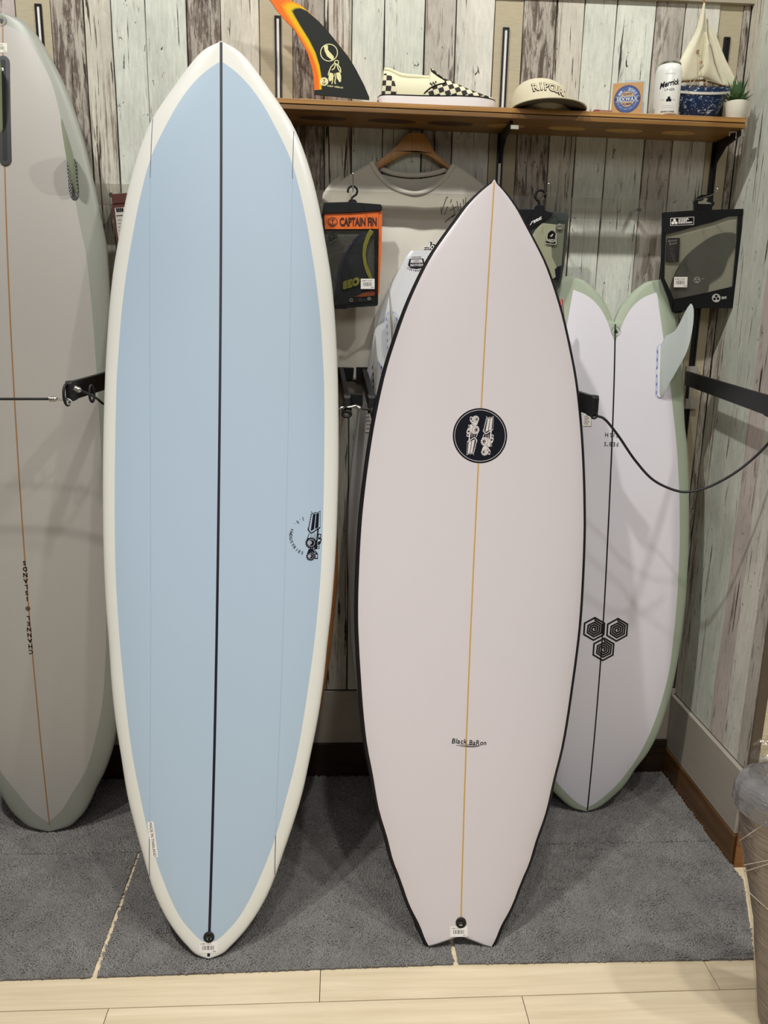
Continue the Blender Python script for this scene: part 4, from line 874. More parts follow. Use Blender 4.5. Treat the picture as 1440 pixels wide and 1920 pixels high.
A.text('Merrick', .0035, .0815, .0185, m_ink, shear=.35, bold=.03, rot=.20, sx=.86); A.text('LAGER', .003, .066, .0078, m_ink, track=.12, sx=.95)
for a in (PI/2, PI*7/6, PI*11/6): A.disc(.003+.0036*math.cos(a), .0425+.0034*math.sin(a), .0034, m_ink, 18); A.z -= A.step*.02
mg = mat('grey_print', (150, 152, 150), .5); A.text('COLD', -.0125, .0425, .0035, mg); A.text('PALE', .0165, .0425, .0035, mg); A.text('REFRESHING CRAFT', .003, .103, .0028, mg); A.text('BREWED & CANNED', .003, .0145, .0042, m_ink, sx=.9, bold=.02)
A.rect(-.012, .028, .018, .0283, mg, 4); A.rect(-.012, .0235, .018, .0238, mg, 4); A.build('can_print', t)
# toy sailboat
BK, BX, BYp = 6.857, 1240, 0; BY = -.062
bz = lambda x, y, Y=BY: at(BX+x/BK, BYp+y/BK, Y)
t = thing('toy_sailboat', bz(500, 1490), 'toy sailboat with cream cloth sails and speckled blue hull', 'model boat')
m_hull = bpy.data.materials.new('speckled_blue'); m_hull.use_nodes = True
def _hull():
    nt = m_hull.node_tree; N = nt.nodes; L = nt.links; b = N['Principled BSDF']; b.inputs['Roughness'].default_value = .35
    tc = N.new('ShaderNodeTexCoord'); mp = N.new('ShaderNodeMapping'); mp.inputs['Scale'].default_value = (60, 60, 110); n = N.new('ShaderNodeTexNoise'); n.inputs['Scale'].default_value = 1; n.inputs['Detail'].default_value = 3; n.inputs['Distortion'].default_value = 2.2
    r = N.new('ShaderNodeValToRGB'); e = r.color_ramp.elements; e[0].position = .60; e[0].color = lin((26, 48, 84)); e[1].position = .645; e[1].color = lin((196, 208, 212))
    L.new(tc.outputs['Object'], mp.inputs[0]); L.new(mp.outputs[0], n.inputs['Vector']); L.new(n.outputs[0], r.inputs[0]); L.new(r.outputs[0], b.inputs['Base Color'])
_hull()
hx0, hx1 = float(bz(140, 1300)[0]), float(bz(860, 1300)[0]); HL = hx1-hx0; hzt = float(bz(500, 1172)[2]); hb = SZ1+.0008
def hull_row(u, zt_, grow=1.):
    rows = []; wmax = .030*grow*max(.02, math.sin(PI*min(.999, max(.001, u*.92+.05))))**.75; zb = hb+(zt_-hb)*(.0 if .26 < u < .72 else min(1., (abs(u-.49)-.23)/.29)**1.1)
    sheer = zt_+.010*(2*u-1)**2+.003*u
    for k in range(9):
        q = k/8; rows.append((wmax*math.sin(PI/2*q)**.7, zb+(sheer-zb)*q))
    return rows
mb = MB(); rows = []
for i in range(33):
    u = i/32; r = hull_row(u, hzt); x = hx0+HL*u
    rows.append([(x, BY-w_, z) for w_, z in r[::-1]]+[(x, BY+w_, z) for w_, z in r[1:]])
mb.rings(rows, closed=True); mb.build('hull', m_hull, t, smooth=.8)
mb = MB(); rows = []
for i in range(33):
    u = i/32; r = hull_row(u, hzt, 1.0); x = hx0+HL*u; wt, zt_ = r[-1]; zz = zt_-.0085
    rows.append([(x, BY-wt-.0012, zz-.0095), (x, BY-wt-.0012, zz-.0035), (x, BY-wt*.95, zz-.0035), (x, BY-wt*.95, zz-.0095)])
mb.rings(rows, closed=True); mb.build('white_stripe', mat('boat_white', (214, 212, 200), .4), t, smooth=0)
mb = MB(); mb.rings([[(hx0+HL*i/32, BY-hull_row(i/32, hzt)[-1][0]*.96, hull_row(i/32, hzt)[-1][1]+.0004), (hx0+HL*i/32, BY+hull_row(i/32, hzt)[-1][0]*.96, hull_row(i/32, hzt)[-1][1]+.0004)] for i in range(33)], closed=False); mb.build('deck', mat('deck_brown', (82, 62, 44), .6), t, smooth=0)
mb = MB(); a, b = bz(300, 1165), bz(560, 1150); mb.box((float(a[0]), BY-.012, float(a[2])-.004), (float(b[0]), BY+.012, float(b[2])+.006)); a, b = bz(600, 1150), bz(760, 1130); mb.box((float(a[0]), BY-.012, float(a[2])-.004), (float(b[0]), BY+.012, float(b[2]))); mb.build('deck_house', mat('cabin_brown', (70, 52, 40), .6), t, smooth=0, bevel=.001)
m_mast = wood_mat('mast_wood', (150, 106, 62), (186, 140, 90), (60, 60, 6), .5)
mb = MB(); mb.tube([bz(556, 1160), bz(548, 500), bz(545, -60)], .003, 8); mb.build('mast', m_mast, t, smooth=.8)
mb = MB(); mb.tube([bz(215, 1050, BY-.006), bz(560, 1030, BY-.004)], .0026, 8); mb.tube([bz(560, 1040), bz(800, 1100)], .0018, 6); mb.build('boom', m_mast, t, smooth=.8)
m_sail = mat('sail_cloth', (224, 219, 192), .85, bump=.15, bscale=300, var=.04, vscale=60)
def sail(e0, e1, name, Y, belly, hem=True):
    a, b = catmull(e0, 6), catmull(e1, 6); n = len(a); mb = MB()
    def fn(u, v):
        i = min(n-1, int(round(v*(n-1)))); p = a[i]*(1-u)+b[i]*u; pt = bz(p[0], p[1], Y); bl_ = belly*math.sin(PI*u)*math.sin(PI*min(1, v*.9+.1)); return tuple(pt+np.array([0, -bl_+.0015*math.sin(u*9+v*4), 0]))
    mb.grid(fn, 10, n-1); o = mb.build(name, m_sail, t, smooth=1.5, solid=.0012)
    if hem:
        mb = MB(); mb.tube([fn(i/10, 1.) for i in range(11)], .0011, 5); mb.build('hem', m_sail, o, smooth=1.)
    return o
e_l = [(540, 48), (440, 400), (330, 600), (232, 800), (196, 960), (205, 1042)]
sail(e_l, [(556, 48), (566, 300), (558, 480), (545, 640), (520, 840), (486, 1008)], 'main_sail', BY-.010, .012)
sail([(585, 240), (590, 420), (640, 620), (690, 820), (740, 960), (790, 1094)], [(592, 240), (640, 350), (705, 470), (820, 760), (940, 990), (990, 1100)], 'rear_jib', BY+.004, .006)
sail([(560, 420), (548, 560), (530, 700), (505, 860), (478, 960), (488, 985)], [(566, 420), (590, 520), (612, 600), (680, 830), (740, 980), (800, 1096)], 'front_jib', BY-.012, .014)
mb = MB()
for pts in ([(560, 440), (480, 960), (478, 1030)], [(440, 1020), (360, 1130)], [(600, 1035), (470, 1120)], [(378, 1020), (368, 1060)], [(470, 700), (478, 900)]): mb.tube([bz(x, y, BY-.024) for x, y in pts], .0007, 5)
mb.build('rigging', mat('string_cream', (206, 196, 160), .8), t, smooth=1.)
for x, y in ((470, 660), (510, 805)):
    mb = MB(); mb.lathe(bz(x, y, BY-.022), [(.0036, -.001), (.0040, .0006), (.0036, .002), (.002, .0016), (.0001, .0016)], 16, ax=(0, -1, 0)); mb.build('button', mat('button_wood', (164, 120, 84), .5), t, smooth=.6)
for x, y in ((335, 1135), (460, 1130)):
    mb = MB(); c = bz(x, y, BY-.022); mb.tube([c+np.array([.0026*math.cos(a), 0, .0026*math.sin(a)]) for a in [2*PI*k/12 for k in range(13)]], .0006, 5); mb.build('ring', m_metal, t, smooth=1.)
for u_ in (.24, .74): c = hx0+HL*u_; mb = MB(); mb.box((c-.002, BY-.02, SZ1), (c+.002, BY+.02, SZ1+.022)); mb.build('cradle', m_metal, t, smooth=0)
SZ1 -= tilt(.9)
# succulent in a white pot
pc = at(1379.5, 205, -.115); pX = float(pc[0]); pY = -.115
t = thing('potted_succulent', (pX, pY, SZ1), 'small green succulent in a white pot at the shelf end', 'plant')
mb = MB(); mb.lathe((pX, pY, SZ1), [(.0001, .0), (.0208, 0), (.0222, .002), (.0268, .0445), (.0268, .0468), (.0245, .0468), (.0235, .04), (.0001, .04)], 36); mb.build('pot', mat('pot_white', (226, 224, 208), .4), t, smooth=.6)
mb = MB(); mb.lathe((pX, pY, SZ1+.0402), [(.0236, 0), (.012, .002), (.0001, .0025)], 20); mb.build('soil', mat('soil', (52, 42, 32), .95), t, smooth=.8)
m_leaf = mat('succulent_green', (74, 110, 66), .55, var=.25, vscale=120); r = random.Random(5)
for i in range(44):
    a = i*2.4; el = .12+1.35*(i/44); Ln = .026+.012*r.random()+(.010 if i > 26 else 0); c, s_ = math.cos(a), math.sin(a); mb = MB(); rows = []
    for k in range(7):
        u = k/6; rr = .0058*math.sin(PI*min(.97, u*.75+.22))**1.1*(1 if u < 1 else .12); d = .004+Ln*u*math.cos(el); z = SZ1+.042+.003+Ln*(u*math.sin(el)+.25*u*u*math.cos(el)) + (.010 if i > 22 else 0)*u
        rows.append([(pX+c*d-s_*q0*rr, pY+s_*d+c*q0*rr, z+q1*rr*.45) for q0, q1 in ((-1, 0), (0, -1), (1, 0), (0, .5))])
    mb.rings(rows); mb.build('leaf', m_leaf, t, smooth=1.)

# ================================================================== HANGING GOODS AND RACK
# clear hook strip along the wall
m_clear = bpy.data.materials.new('clear_acrylic'); m_clear.use_nodes = True
def _clear():
    nt = m_clear.node_tree; N = nt.nodes; L = nt.links; out = N['Material Output']; N.remove(N['Principled BSDF'])
    tr_ = N.new('ShaderNodeBsdfTransparent'); tr_.inputs[0].default_value = (.86, .85, .82, 1); g = N.new('ShaderNodeBsdfGlossy'); g.inputs['Roughness'].default_value = .12; d = N.new('ShaderNodeBsdfDiffuse'); d.inputs[0].default_value = (.6, .6, .56, 1)
    fr = N.new('ShaderNodeFresnel'); fr.inputs[0].default_value = 1.5; m1 = N.new('ShaderNodeMixShader'); m2 = N.new('ShaderNodeMixShader'); m2.inputs[0].default_value = .06
    L.new(fr.outputs[0], m1.inputs[0]); L.new(tr_.outputs[0], m1.inputs[1]); L.new(g.outputs[0], m1.inputs[2]); L.new(m1.outputs[0], m2.inputs[1]); L.new(d.outputs[0], m2.inputs[2]); L.new(m2.outputs[0], out.inputs[0])
_clear()
RYY = -.062
za, zb = float(at(1100, 371, RYY)[2]), float(at(1100, 410, RYY)[2]); xa, xb = float(at(170, 350, RYY)[0]), float(at(1241, 380, RYY)[0])
t = thing('hook_strip', ((xa+xb)/2, 0, zb), 'long clear acrylic hook strip across the wall under the shelf', 'hook rail')
mb = MB(); mb.box((xa, RYY, zb), (xb, RYY+.003, za)); mb.build('clear_strip', m_clear, t, smooth=0)
mb = MB()
for X in (xa+.05, -.075, .455, xb-.06):
    mb = MB(); mb.lathe((X, RYY+.003, (za+zb)/2), [(.006, 0), (.006, .0), (.006, -RYY-.004)], 12, ax=(0, 1, 0)); mb.build('standoff', m_steel, t, smooth=.6)
m_pvc = mat('black_vinyl', (14, 18, 20), .5, spec=.3); m_pvc2 = mat('black_vinyl_matte', (14, 15, 18), .55, spec=.25)
m_film = bpy.data.materials.new('clear_film'); m_film.use_nodes = True
def _film(m, tint, gl, wrinkle):
    nt = m.node_tree; N = nt.nodes; L = nt.links; out = N['Material Output']; N.remove(N['Principled BSDF'])
    tr_ = N.new('ShaderNodeBsdfTransparent'); tr_.inputs[0].default_value = tint+(1,); g = N.new('ShaderNodeBsdfGlossy'); g.inputs['Roughness'].default_value = .16; m1 = N.new('ShaderNodeMixShader'); m1.inputs[0].default_value = gl
    tc = N.new('ShaderNodeTexCoord'); n = N.new('ShaderNodeTexNoise'); n.inputs['Scale'].default_value = wrinkle; n.inputs['Detail'].default_value = 2; n.inputs['Distortion'].default_value = 1.5; bp = N.new('ShaderNodeBump'); bp.inputs['Strength'].default_value = .3; bp.inputs['Distance'].default_value = .01
    L.new(tc.outputs['Object'], n.inputs['Vector']); L.new(n.outputs[0], bp.inputs['Height']); L.new(bp.outputs[0], g.inputs['Normal'])
    L.new(tr_.outputs[0], m1.inputs[1]); L.new(g.outputs[0], m1.inputs[2]); L.new(m1.outputs[0], out.inputs[0])
_film(m_film, (.9, .9, .88), .055, 11)
def hook(px, py, tip, y1, label):
    a = at(px, py, RYY-.006); b = at(tip[0], tip[1], y1); t = thing('wire_hook', a, label, 'hook', None)
    mb = MB(); mb.tube([a+[0, 0, -.012], a, a*.75+b*.25+[0, 0, -.006], b*.9+a*.1+[0, 0, -.010], b+[0, 0, -.002], b], .0017, 8); mb.build('wire', m_steel, t, smooth=1.)
    mb = MB(); mb.lathe(b, [(.0001, -.003), (.0026, -.002), (.003, 0), (.0022, .002), (.0001, .003)], 10); mb.build('tip_ball', m_steel, t, smooth=1.); return a, b
def s_ring(px, py, Y, k, parent, m, flip=1):
    # moulded plastic hanger hook: open ring with a neck
    c = at(px, py, Y); pts = []
    for i in range(15): 
        a = math.radians(200-flip*i*19.5) if flip > 0 else math.radians(-20+i*19.5)
        pts.append(c+np.array([.0145*k*math.cos(a), 0, .0145*k*math.sin(a)+.004*k]))
    pts += [c+np.array([-.002*k, 0, -.016*k]), c+np.array([-.001*k, 0, -.026*k])]
    mb = MB(); mb.tube(pts, .0033*k, 8); mb.build('hanger_ring', m, parent, smooth=1.)
    mb = MB(); mb.prism([(-.013*k, -.042*k), (.013*k, -.042*k), (.0135*k, -.026*k), (.008*k, -.020*k), (-.008*k, -.020*k), (-.0135*k, -.026*k)], lambda x, z, y: (float(c[0])+x, float(c[1])+y, float(c[2])+z), -.003, .003); mb.build('hanger_neck', m, parent, smooth=0, bevel=.001)
def pxpoly(pts, k, ox, oy, Y, th, name, m, parent, bevel=0, smooth=0):
    P = [at(ox+x/k, oy+y/k, Y) for x, y in pts]; mb = MB(); mb.prism([(float(p[0]), float(p[2])) for p in P], lambda x, z, d: (x, d, z), Y, Y+th); return mb.build(name, m, parent, smooth=smooth, bevel=bevel)
# ---- fin pouch with orange header
PY = -.105; k, ox, oy = 6.857, 590, 320
hook(662, 352, (662, 326), -.20, 'thin steel hook carrying the orange banded fin pouch')
t = thing('fin_pouch', at(660, 470, PY), 'black fin pouch with orange band and anchor lettering hanging beside the blue board', 'pouch')
s_ring(661, 361, PY+.004, .85, t, m_pvc)
pxpoly([(100, 545), (835, 520), (815, 1720), (255, 1765), (150, 1000)], k, ox, oy, PY+.006, .004, 'back_panel', mat('pouch_grey', (86, 87, 80), .5), t)
pxpoly([(118, 410), (440, 400), (850, 432), (868, 462), (866, 500), (840, 514), (480, 540), (130, 548), (90, 580)], k, ox, oy, PY-.006, .013, 'folded_header', m_pvc, t, bevel=.001)
pxpoly([(122, 548), (822, 522), (820, 748), (130, 752)], k, ox, oy, PY-.002, .004, 'orange_band', mat('pouch_orange', (226, 108, 36), .45), t)
pxpoly([(824, 522), (868, 512), (862, 900), (832, 1560), (812, 1600), (822, 900)], k, ox, oy, PY+.0, .008, 'orange_edge', mat('pouch_orange', (226, 108, 36), .45), t)
pxpoly([(90, 560), (122, 550), (132, 760), (150, 1000), (262, 1730), (245, 1765), (130, 980)], k, ox, oy, PY-.003, .008, 'side_piping', m_pvc, t)
pxpoly([(252, 1728), (812, 1688), (805, 1738), (420, 1762), (415, 1778), (258, 1778)], k, ox, oy, PY-.004, .010, 'bottom_piping', m_pvc, t)
pxpoly([(768, 760), (820, 758), (812, 1690), (775, 1700)], k, ox, oy, PY-.003, .006, 'inner_piping', m_pvc, t)
pxpoly(zp(catmull([(640, 765), (560, 840), (450, 960), (370, 1120), (310, 1330), (265, 1600), (262, 1728), (560, 1690), (760, 1660), (740, 1400), (680, 1300), (640, 1180), (628, 1050), (648, 920), (700, 765)], 4), 1, 0, 0), k, ox, oy, PY+.002, .003, 'packed_fin', mat('pouch_fin', (36, 42, 48), .4), t)
A = Art(lambda x, y, z: at(ox+x/k, oy+y/k, PY-.003-z), base=.0002, step=.00008)
def flip(A, x0, y0, sl=0.): # lettering drawn with y downwards
    f0 = A.fn; A.fn = lambda x, y, z: f0(x0+x, y0-y+x*sl, z); return f0
m_yel = mat('fin_yellow', (150, 146, 58), .5); m_pur = mat('fin_violet', (54, 48, 84), .4)
f0 = A.fn; A.fn = lambda x, y, z: f0(x, y, z-.0022)
A.stroke([(735, 768), (690, 840), (648, 960), (634, 1080), (650, 1200), (690, 1310), (725, 1390)], [60, 58, 50, 40, 42, 50, 40], m_yel); A.stroke([(600, 800), (500, 900), (420, 1030), (350, 1180), (310, 1380), (285, 1600)], [14, 20, 26, 30, 26, 16], m_pur)
A.poly([(500, 1625), (620, 1575), (720, 1540), (775, 1545), (775, 1605), (640, 1620)], mat('pouch_rust', (150, 72, 40), .5)); A.fn = f0
flip(A, 470, 1445, -.30); A.text('SEO', 0, 0, 125, m_yel, bold=.09, sx=.92); A.fn = f0
A.disc(470, 1665, 24, mat('grey_print', (150, 152, 150), .5), 20, r0=11); A.disc(580, 1655, 20, mat('grey_dark_print', (80, 82, 84), .5), 20, r0=9); A.disc(700, 1645, 22, mat('grey_print', (150, 152, 150), .5), 20, r0=9)
A.disc(235, 850, 58, m_ink, 28, r0=50); A.disc(235, 850, 38, m_ink, 24, r0=30); A.stroke([(222, 830), (248, 830), (248, 870), (228, 872)], 9, m_ink)
A.up(); m_or2 = mat('band_ink', (58, 22, 12), .5)
f0 = A.fn; A.disc(232, 657, 61, m_or2, 36, r0=54); A.stroke([(232, 610), (232, 705)], 9, m_or2); A.stroke([(206, 630), (258, 630)], 8, m_or2); A.stroke([(196, 668), (204, 690), (232, 708), (260, 690), (268, 668)], 8, m_or2)
flip(A, 560, 655, -.006); A.text('CAPTAIN FIN', 0, 0, 146, m_or2, sx=.55, bold=.036); A.fn = f0
A.build('pouch_print', t); A = Art(lambda x, y, z: at(ox+(682+x)/k, oy+(1455-y)/k, PY-.0062-z), base=.0002); A.barcode(0, 0, 178, 132, m_white, m_ink); A.build('price_sticker', t)
pxpoly([(132, 760), (822, 756), (812, 1700), (255, 1735)], k, ox, oy, PY-.005, .0006, 'clear_window', m_film, t)
# ---- fin pouch behind the nose of the black railed board
PY = -.10; k, ox, oy = 10.667, 960, 360
hook(1018, 366, (1029, 345), -.17, 'thin steel hook carrying the pouch beside the black railed board nose')
t = thing('fin_pouch', at(1020, 460, PY), 'black and clear fin pouch with white word res peeking behind the black railed board', 'pouch')
s_ring(1013, 370, PY+.004, .95, t, m_pvc2, flip=-1)
pxpoly([(-120, 345), (620, 345), (735, 405), (860, 400), (1110, 410), (1150, 470), (1120, 640), (1040, 1500), (960, 1900), (700, 2200), (-100, 2200)], k, ox, oy, PY+.004, .005, 'back_panel', mat('pouch_smoke', (70, 76, 74), .35), t)
pxpoly([(-110, 350), (620, 350), (720, 395), (830, 415), (600, 605), (440, 690), (200, 900), (-110, 1100)], k, ox, oy, PY-.003, .005, 'header', m_pvc2, t)
pxpoly([(460, 770), (600, 620), (880, 650), (860, 900), (790, 1100), (800, 1300), (890, 1500), (880, 1700), (500, 1900), (200, 1400)], k, ox, oy, PY+.0, .004, 'packed_fin', mat('pale_fin_core', (206, 208, 180), .5), t)
pxpoly([(880, 650), (1060, 640), (990, 1470), (890, 1500), (800, 1300), (792, 1100), (860, 900)], k, ox, oy, PY+.001, .003, 'insert_card', mat('card_olive', (140, 144, 126), .6), t)
pxpoly([(860, 1540), (975, 1470), (960, 1700), (920, 1790), (880, 1700)], k, ox, oy, PY-.002, .004, 'lower_header', mat('pouch_navy', (22, 22, 44), .4), t)
A = Art(lambda x, y, z: at(ox+x/k, oy+y/k, PY-.004-z), base=.0002, step=.00008); f0 = A.fn
A.fn = lambda x, y, z: f0(505+x*.89+y*.5, 540-x*.46-y*.87, z); A.text('res.', 5, -8, 190, m_white, bold=.03); A.fn = f0
A.poly(catmull([(672, 1030), (690, 900), (720, 810), (790, 760), (860, 790), (895, 860), (890, 960), (870, 1052), (672, 1030)], 3)[:-1], m_white); A.up(); A.poly(catmull([(672, 1015), (695, 905), (725, 820), (790, 770), (850, 795), (882, 865), (878, 955), (860, 1038), (672, 1015)], 3)[:-1], m_ink); A.up()
A.poly([(760, 880), (800, 845), (832, 835), (815, 870), (800, 895), (765, 892)], m_white); A.stroke([(712, 830), (700, 900), (708, 960), (760, 1000), (830, 1000), (868, 940), (872, 860)], 12, m_white); flip(A, 785, 965, .1); A.text('RASTA', 0, 0, 70, m_white, bold=.05, sx=.9); A.fn = f0
A.disc(955, 690, 62, mat('sticker_grey', (170, 172, 166), .5), 28); A.up(); A.disc(955, 690, 44, mat('sticker_pale', (200, 194, 192), .5), 28); A.up(); flip(A, 955, 690); A.text('XST', 0, 0, 52, m_ink, bold=.04); A.fn = f0
A.build('pouch_print', t)
pxpoly([(600, 610), (830, 425), (1105, 430), (1130, 480), (1030, 1500), (950, 1880), (400, 2150), (440, 700)], k, ox, oy, PY-.0065, .0006, 'clear_window', m_film, t)
# ---- fin pouch at the right
PY = -.085; k, ox, oy = 7.2, 1220, 350
hook(1300, 375, (1345, 354), -.17, 'thin bent steel hook carrying the black framed fin pouch at the right')
t = thing('fin_pouch', at(1318, 480, PY), 'black framed clear fin pouch holding a grey fin beside the right wall', 'pouch')
mb = MB(); c = [(590, 200), (640, 130), (700, 105), (800, 110), (870, 230), (820, 290), (810, 320), (590, 320)]; pxpoly(c, k, ox, oy, PY+.002, .006, 'hanger_clip', m_pvc2, t, bevel=.0012)
pxpoly([(640, 200), (700, 190), (735, 150), (770, 160), (750, 200), (820, 225), (820, 235), (640, 232)], k, ox, oy, PY+.0008, .002, 'clip_lever', m_steel, t)
fr_o = [(165, 348), (620, 318), (1252, 298), (1240, 430), (1215, 1000), (1160, 1640), (600, 1640), (300, 1695), (240, 1500), (140, 1240), (150, 900), (158, 620)]
wn = [(205, 645), (840, 478), (1060, 402), (1182, 396), (1150, 900), (1110, 1352), (750, 1432), (305, 1525), (262, 1400), (185, 1235), (195, 900)]
# frame strips around the window
def band(pts, nm): pxpoly(pts, k, ox, oy, PY-.001, .006, nm, m_pvc2, t)
band([(165, 348), (620, 318), (1252, 298), (1246, 372), (1182, 396), (1060, 402), (840, 478), (205, 645), (158, 620)], 'header')
band([(1246, 366), (1240, 430), (1215, 1000), (1160, 1640), (1100, 1640), (1110, 1352), (1150, 900), (1182, 390)], 'frame_edge')
band([(1112, 1345), (1105, 1640), (600, 1640), (300, 1695), (290, 1640), (305, 1525), (750, 1432)], 'footer')
band([(158, 615), (208, 640), (195, 900), (185, 1235), (262, 1400), (310, 1530), (295, 1690), (240, 1500), (140, 1240), (150, 900)], 'frame_edge')
pxpoly(wn, k, ox, oy, PY+.0045, .001, 'back_sheet', mat('smoky_sheet', (180, 178, 162), .3, alpha=.85), t)
pxpoly(catmull([(262, 1400), (300, 1240), (420, 1010), (560, 860), (720, 740), (850, 660), (1000, 620), (1150, 640), (1146, 800), (1050, 960), (960, 1180), (800, 1300), (750, 1425), (480, 1490), (312, 1515)], 4), k, ox, oy, PY+.001, .003, 'packed_fin', mat('smoke_fin', (84, 84, 78), .35), t)
A = Art(lambda x, y, z: at(ox+x/k, oy+y/k, PY-z), base=.0014, step=.00008); f0 = A.fn
m_sil = mat('silver_print', (178, 178, 174), .5)
A.poly([(218, 692), (396, 692), (380, 1018), (204, 1016)], mat('card_charcoal', (46, 42, 46), .6)); A.up()
A.fn = lambda x, y, z: f0(300+x-y*-.04, 745-y, z); A.text('Bonzer', 0, 20, 44, m_sil, shear=.3, rot=.12); A.text('Speed', 0, -20, 44, m_sil, shear=.3, rot=.12); A.fn = f0
for i, y in enumerate((800, 816, 838, 855, 885, 913, 942, 985)): A.stroke([(250-(i % 3)*8, y), (345+(i % 2)*10, y)], 5, mat('grey_dark_print', (80, 82, 84), .5))
A.build('info_card', t); A = Art(lambda x, y, z: at(ox+x/k, oy+y/k, PY-z), base=.0014, step=.00008); f0 = A.fn
A.poly([(268, 424), (586, 406), (582, 514), (264, 528)], m_white); A.up(); A.poly([(275, 430), (580, 412), (576, 508), (271, 522)], m_ink); A.up()
for x, y in ((322, 454), (300, 490), (343, 488)): A.disc(x, y, 20, m_white, 18)
for i, wd in enumerate(('CHANNEL', 'ISLANDS', 'SURFBOARDS')): A.fn = lambda x, y, z, i=i: f0(374+x, 440+i*25-y-x*.05, z); A.text(wd, 0, 0, 29, m_white, 'l', bold=.05, sx=1.05)
A.fn = f0; A.build('maker_badge', t); A = Art(lambda x, y, z: at(ox+x/k, oy+y/k, PY-z), base=.0014, step=.00008); f0 = A.fn
A.disc(885, 1503, 58, m_sil, 32); A.up()
for x, y in ((886, 1478), (862, 1515), (908, 1512)): A.disc(x, y, 18, m_ink, 16)
A.fn = lambda x, y, z: f0(992+x, 1500-y, z); A.text('BFF', 0, 0, 46, m_sil, bold=.05); A.fn = f0
A.build('footer_print', t); A = Art(lambda x, y, z: at(ox+x/k, oy+y/k, PY-z), base=.0014, step=.00008); f0 = A.fn
A.disc(626, 1260, 43, m_sil, 28); A.up()
for x, y in ((626, 1240), (609, 1270), (643, 1268)): A.disc(x, y, 14, mat('smoke_fin', (84, 84, 78), .35), 14)
A.fn = lambda x, y, z: f0(706+x, 1245-y, z); A.text('BFF', 0, 0, 30, m_sil); A.fn = f0
A.build('fin_print', t); A = Art(lambda x, y, z: at(ox+(405+x+y*.05)/k, oy+(1288-y)/k, PY-.0052-z), base=.0002); A.barcode(0, 0, 180, 140, m_white, m_ink); A.build('price_sticker', t)
pxpoly(wn, k, ox, oy, PY-.004, .0006, 'clear_window', m_film, t)
# second pouch partly hidden behind it
t = thing('fin_pouch', at(1290, 585, -.06), 'dark pouch corner hanging behind the black framed pouch above the pale keel fin', 'pouch')
pxpoly([(300, 1500), (620, 1500), (600, 1640), (420, 1700), (320, 1712)], k, ox, oy, -.068, .006, 'bag', m_pvc2, t); pxpoly([(350, 1640), (410, 1640), (370, 1690)], k, ox, oy, -.0695, .001, 'print', mat('grey_dark_print', (80, 82, 84), .5), t)
pxpoly([(420, 1500), (610, 1500), (600, 1640), (425, 1700)], k, ox, oy, -.0697, .0006, 'clear_window', m_film, t)
# ---- card pack between the grey and the blue board
t = thing('card_pack', at(225, 420, -.10), 'dark red framed card pack hanging between the grey board and the blue board', 'pack')
k, ox, oy = 4.0, 0, 0; m_mar = mat('maroon_card', (84, 42, 32), .5)
pxpoly([(832, 1455), (1150, 1430), (1160, 1500), (842, 1530)], k, ox, oy, -.10, .012, 'top_flap', m_mar, t, bevel=.001)
pxpoly([(835, 1532), (1160, 1505), (1150, 2000), (900, 2000), (866, 1760)], k, ox, oy, -.098, .008, 'card', m_mar, t)
pxpoly([(860, 1560), (1150, 1535), (1130, 1900), (905, 1900), (880, 1740)], k, ox, oy, -.0995, .001, 'white_card', mat('card_white', (196, 190, 182), .6), t)
A = Art(lambda x, y, z: at(x/k, y/k, -.0997-z), base=.0003)
for i in range(4): A.poly([(868+i*14, 1562-i), (880+i*14, 1561-i), (886+i*14, 1590-i), (874+i*14, 1591-i)], m_ink)
A.stroke([(872, 1618), (960, 1612)], 5, m_ink)
for i in range(6): A.stroke([(880+i*3, 1650+i*26), (940, 1646+i*26)], 4, mat('grey_print', (150, 152, 150), .5))
A.build('card_print', t)
# ---- wooden hanger and T-shirt
HY = -.024
t = thing('coat_hanger', at(778, 250, HY), 'wooden coat hanger under the shelf wearing the white T-shirt', 'hanger')
m_hang = wood_mat('hanger_wood', (172, 122, 62), (198, 146, 82), (60, 60, 10), .4); k, ox, oy = 3., 480, 2.5
P = catmull([(675, 905), (720, 870), (800, 800), (830, 760), (870, 738), (905, 736), (945, 745), (975, 790), (1010, 850), (1060, 900), (1120, 945), (1160, 985), (1130, 995), (1085, 945), (1020, 900), (960, 862), (905, 848), (850, 855), (790, 885), (700, 935), (640, 985), (610, 975)], 4)
pxpoly(P, k, ox, oy, HY, .012, 'hanger_body', m_hang, t, bevel=.003, smooth=.7)
c = at(778, 247, HY+.006); mb = MB(); mb.tube([c+np.array(q) for q in [(0, 0, -.014), (0, 0, -.0075), (0, .005, -.006), (0, .018, -.006)]], .0018, 8); mb.build('hanger_hook', m_steel, t, smooth=1.)
m_tee = mat('white_cotton', (222, 217, 204), .9, bump=.08, bscale=500)
t = thing('t_shirt', at(770, 400, -.02), 'white T-shirt on a wooden hanger with small black lettering behind the boards', 'shirt')
TY = -.030
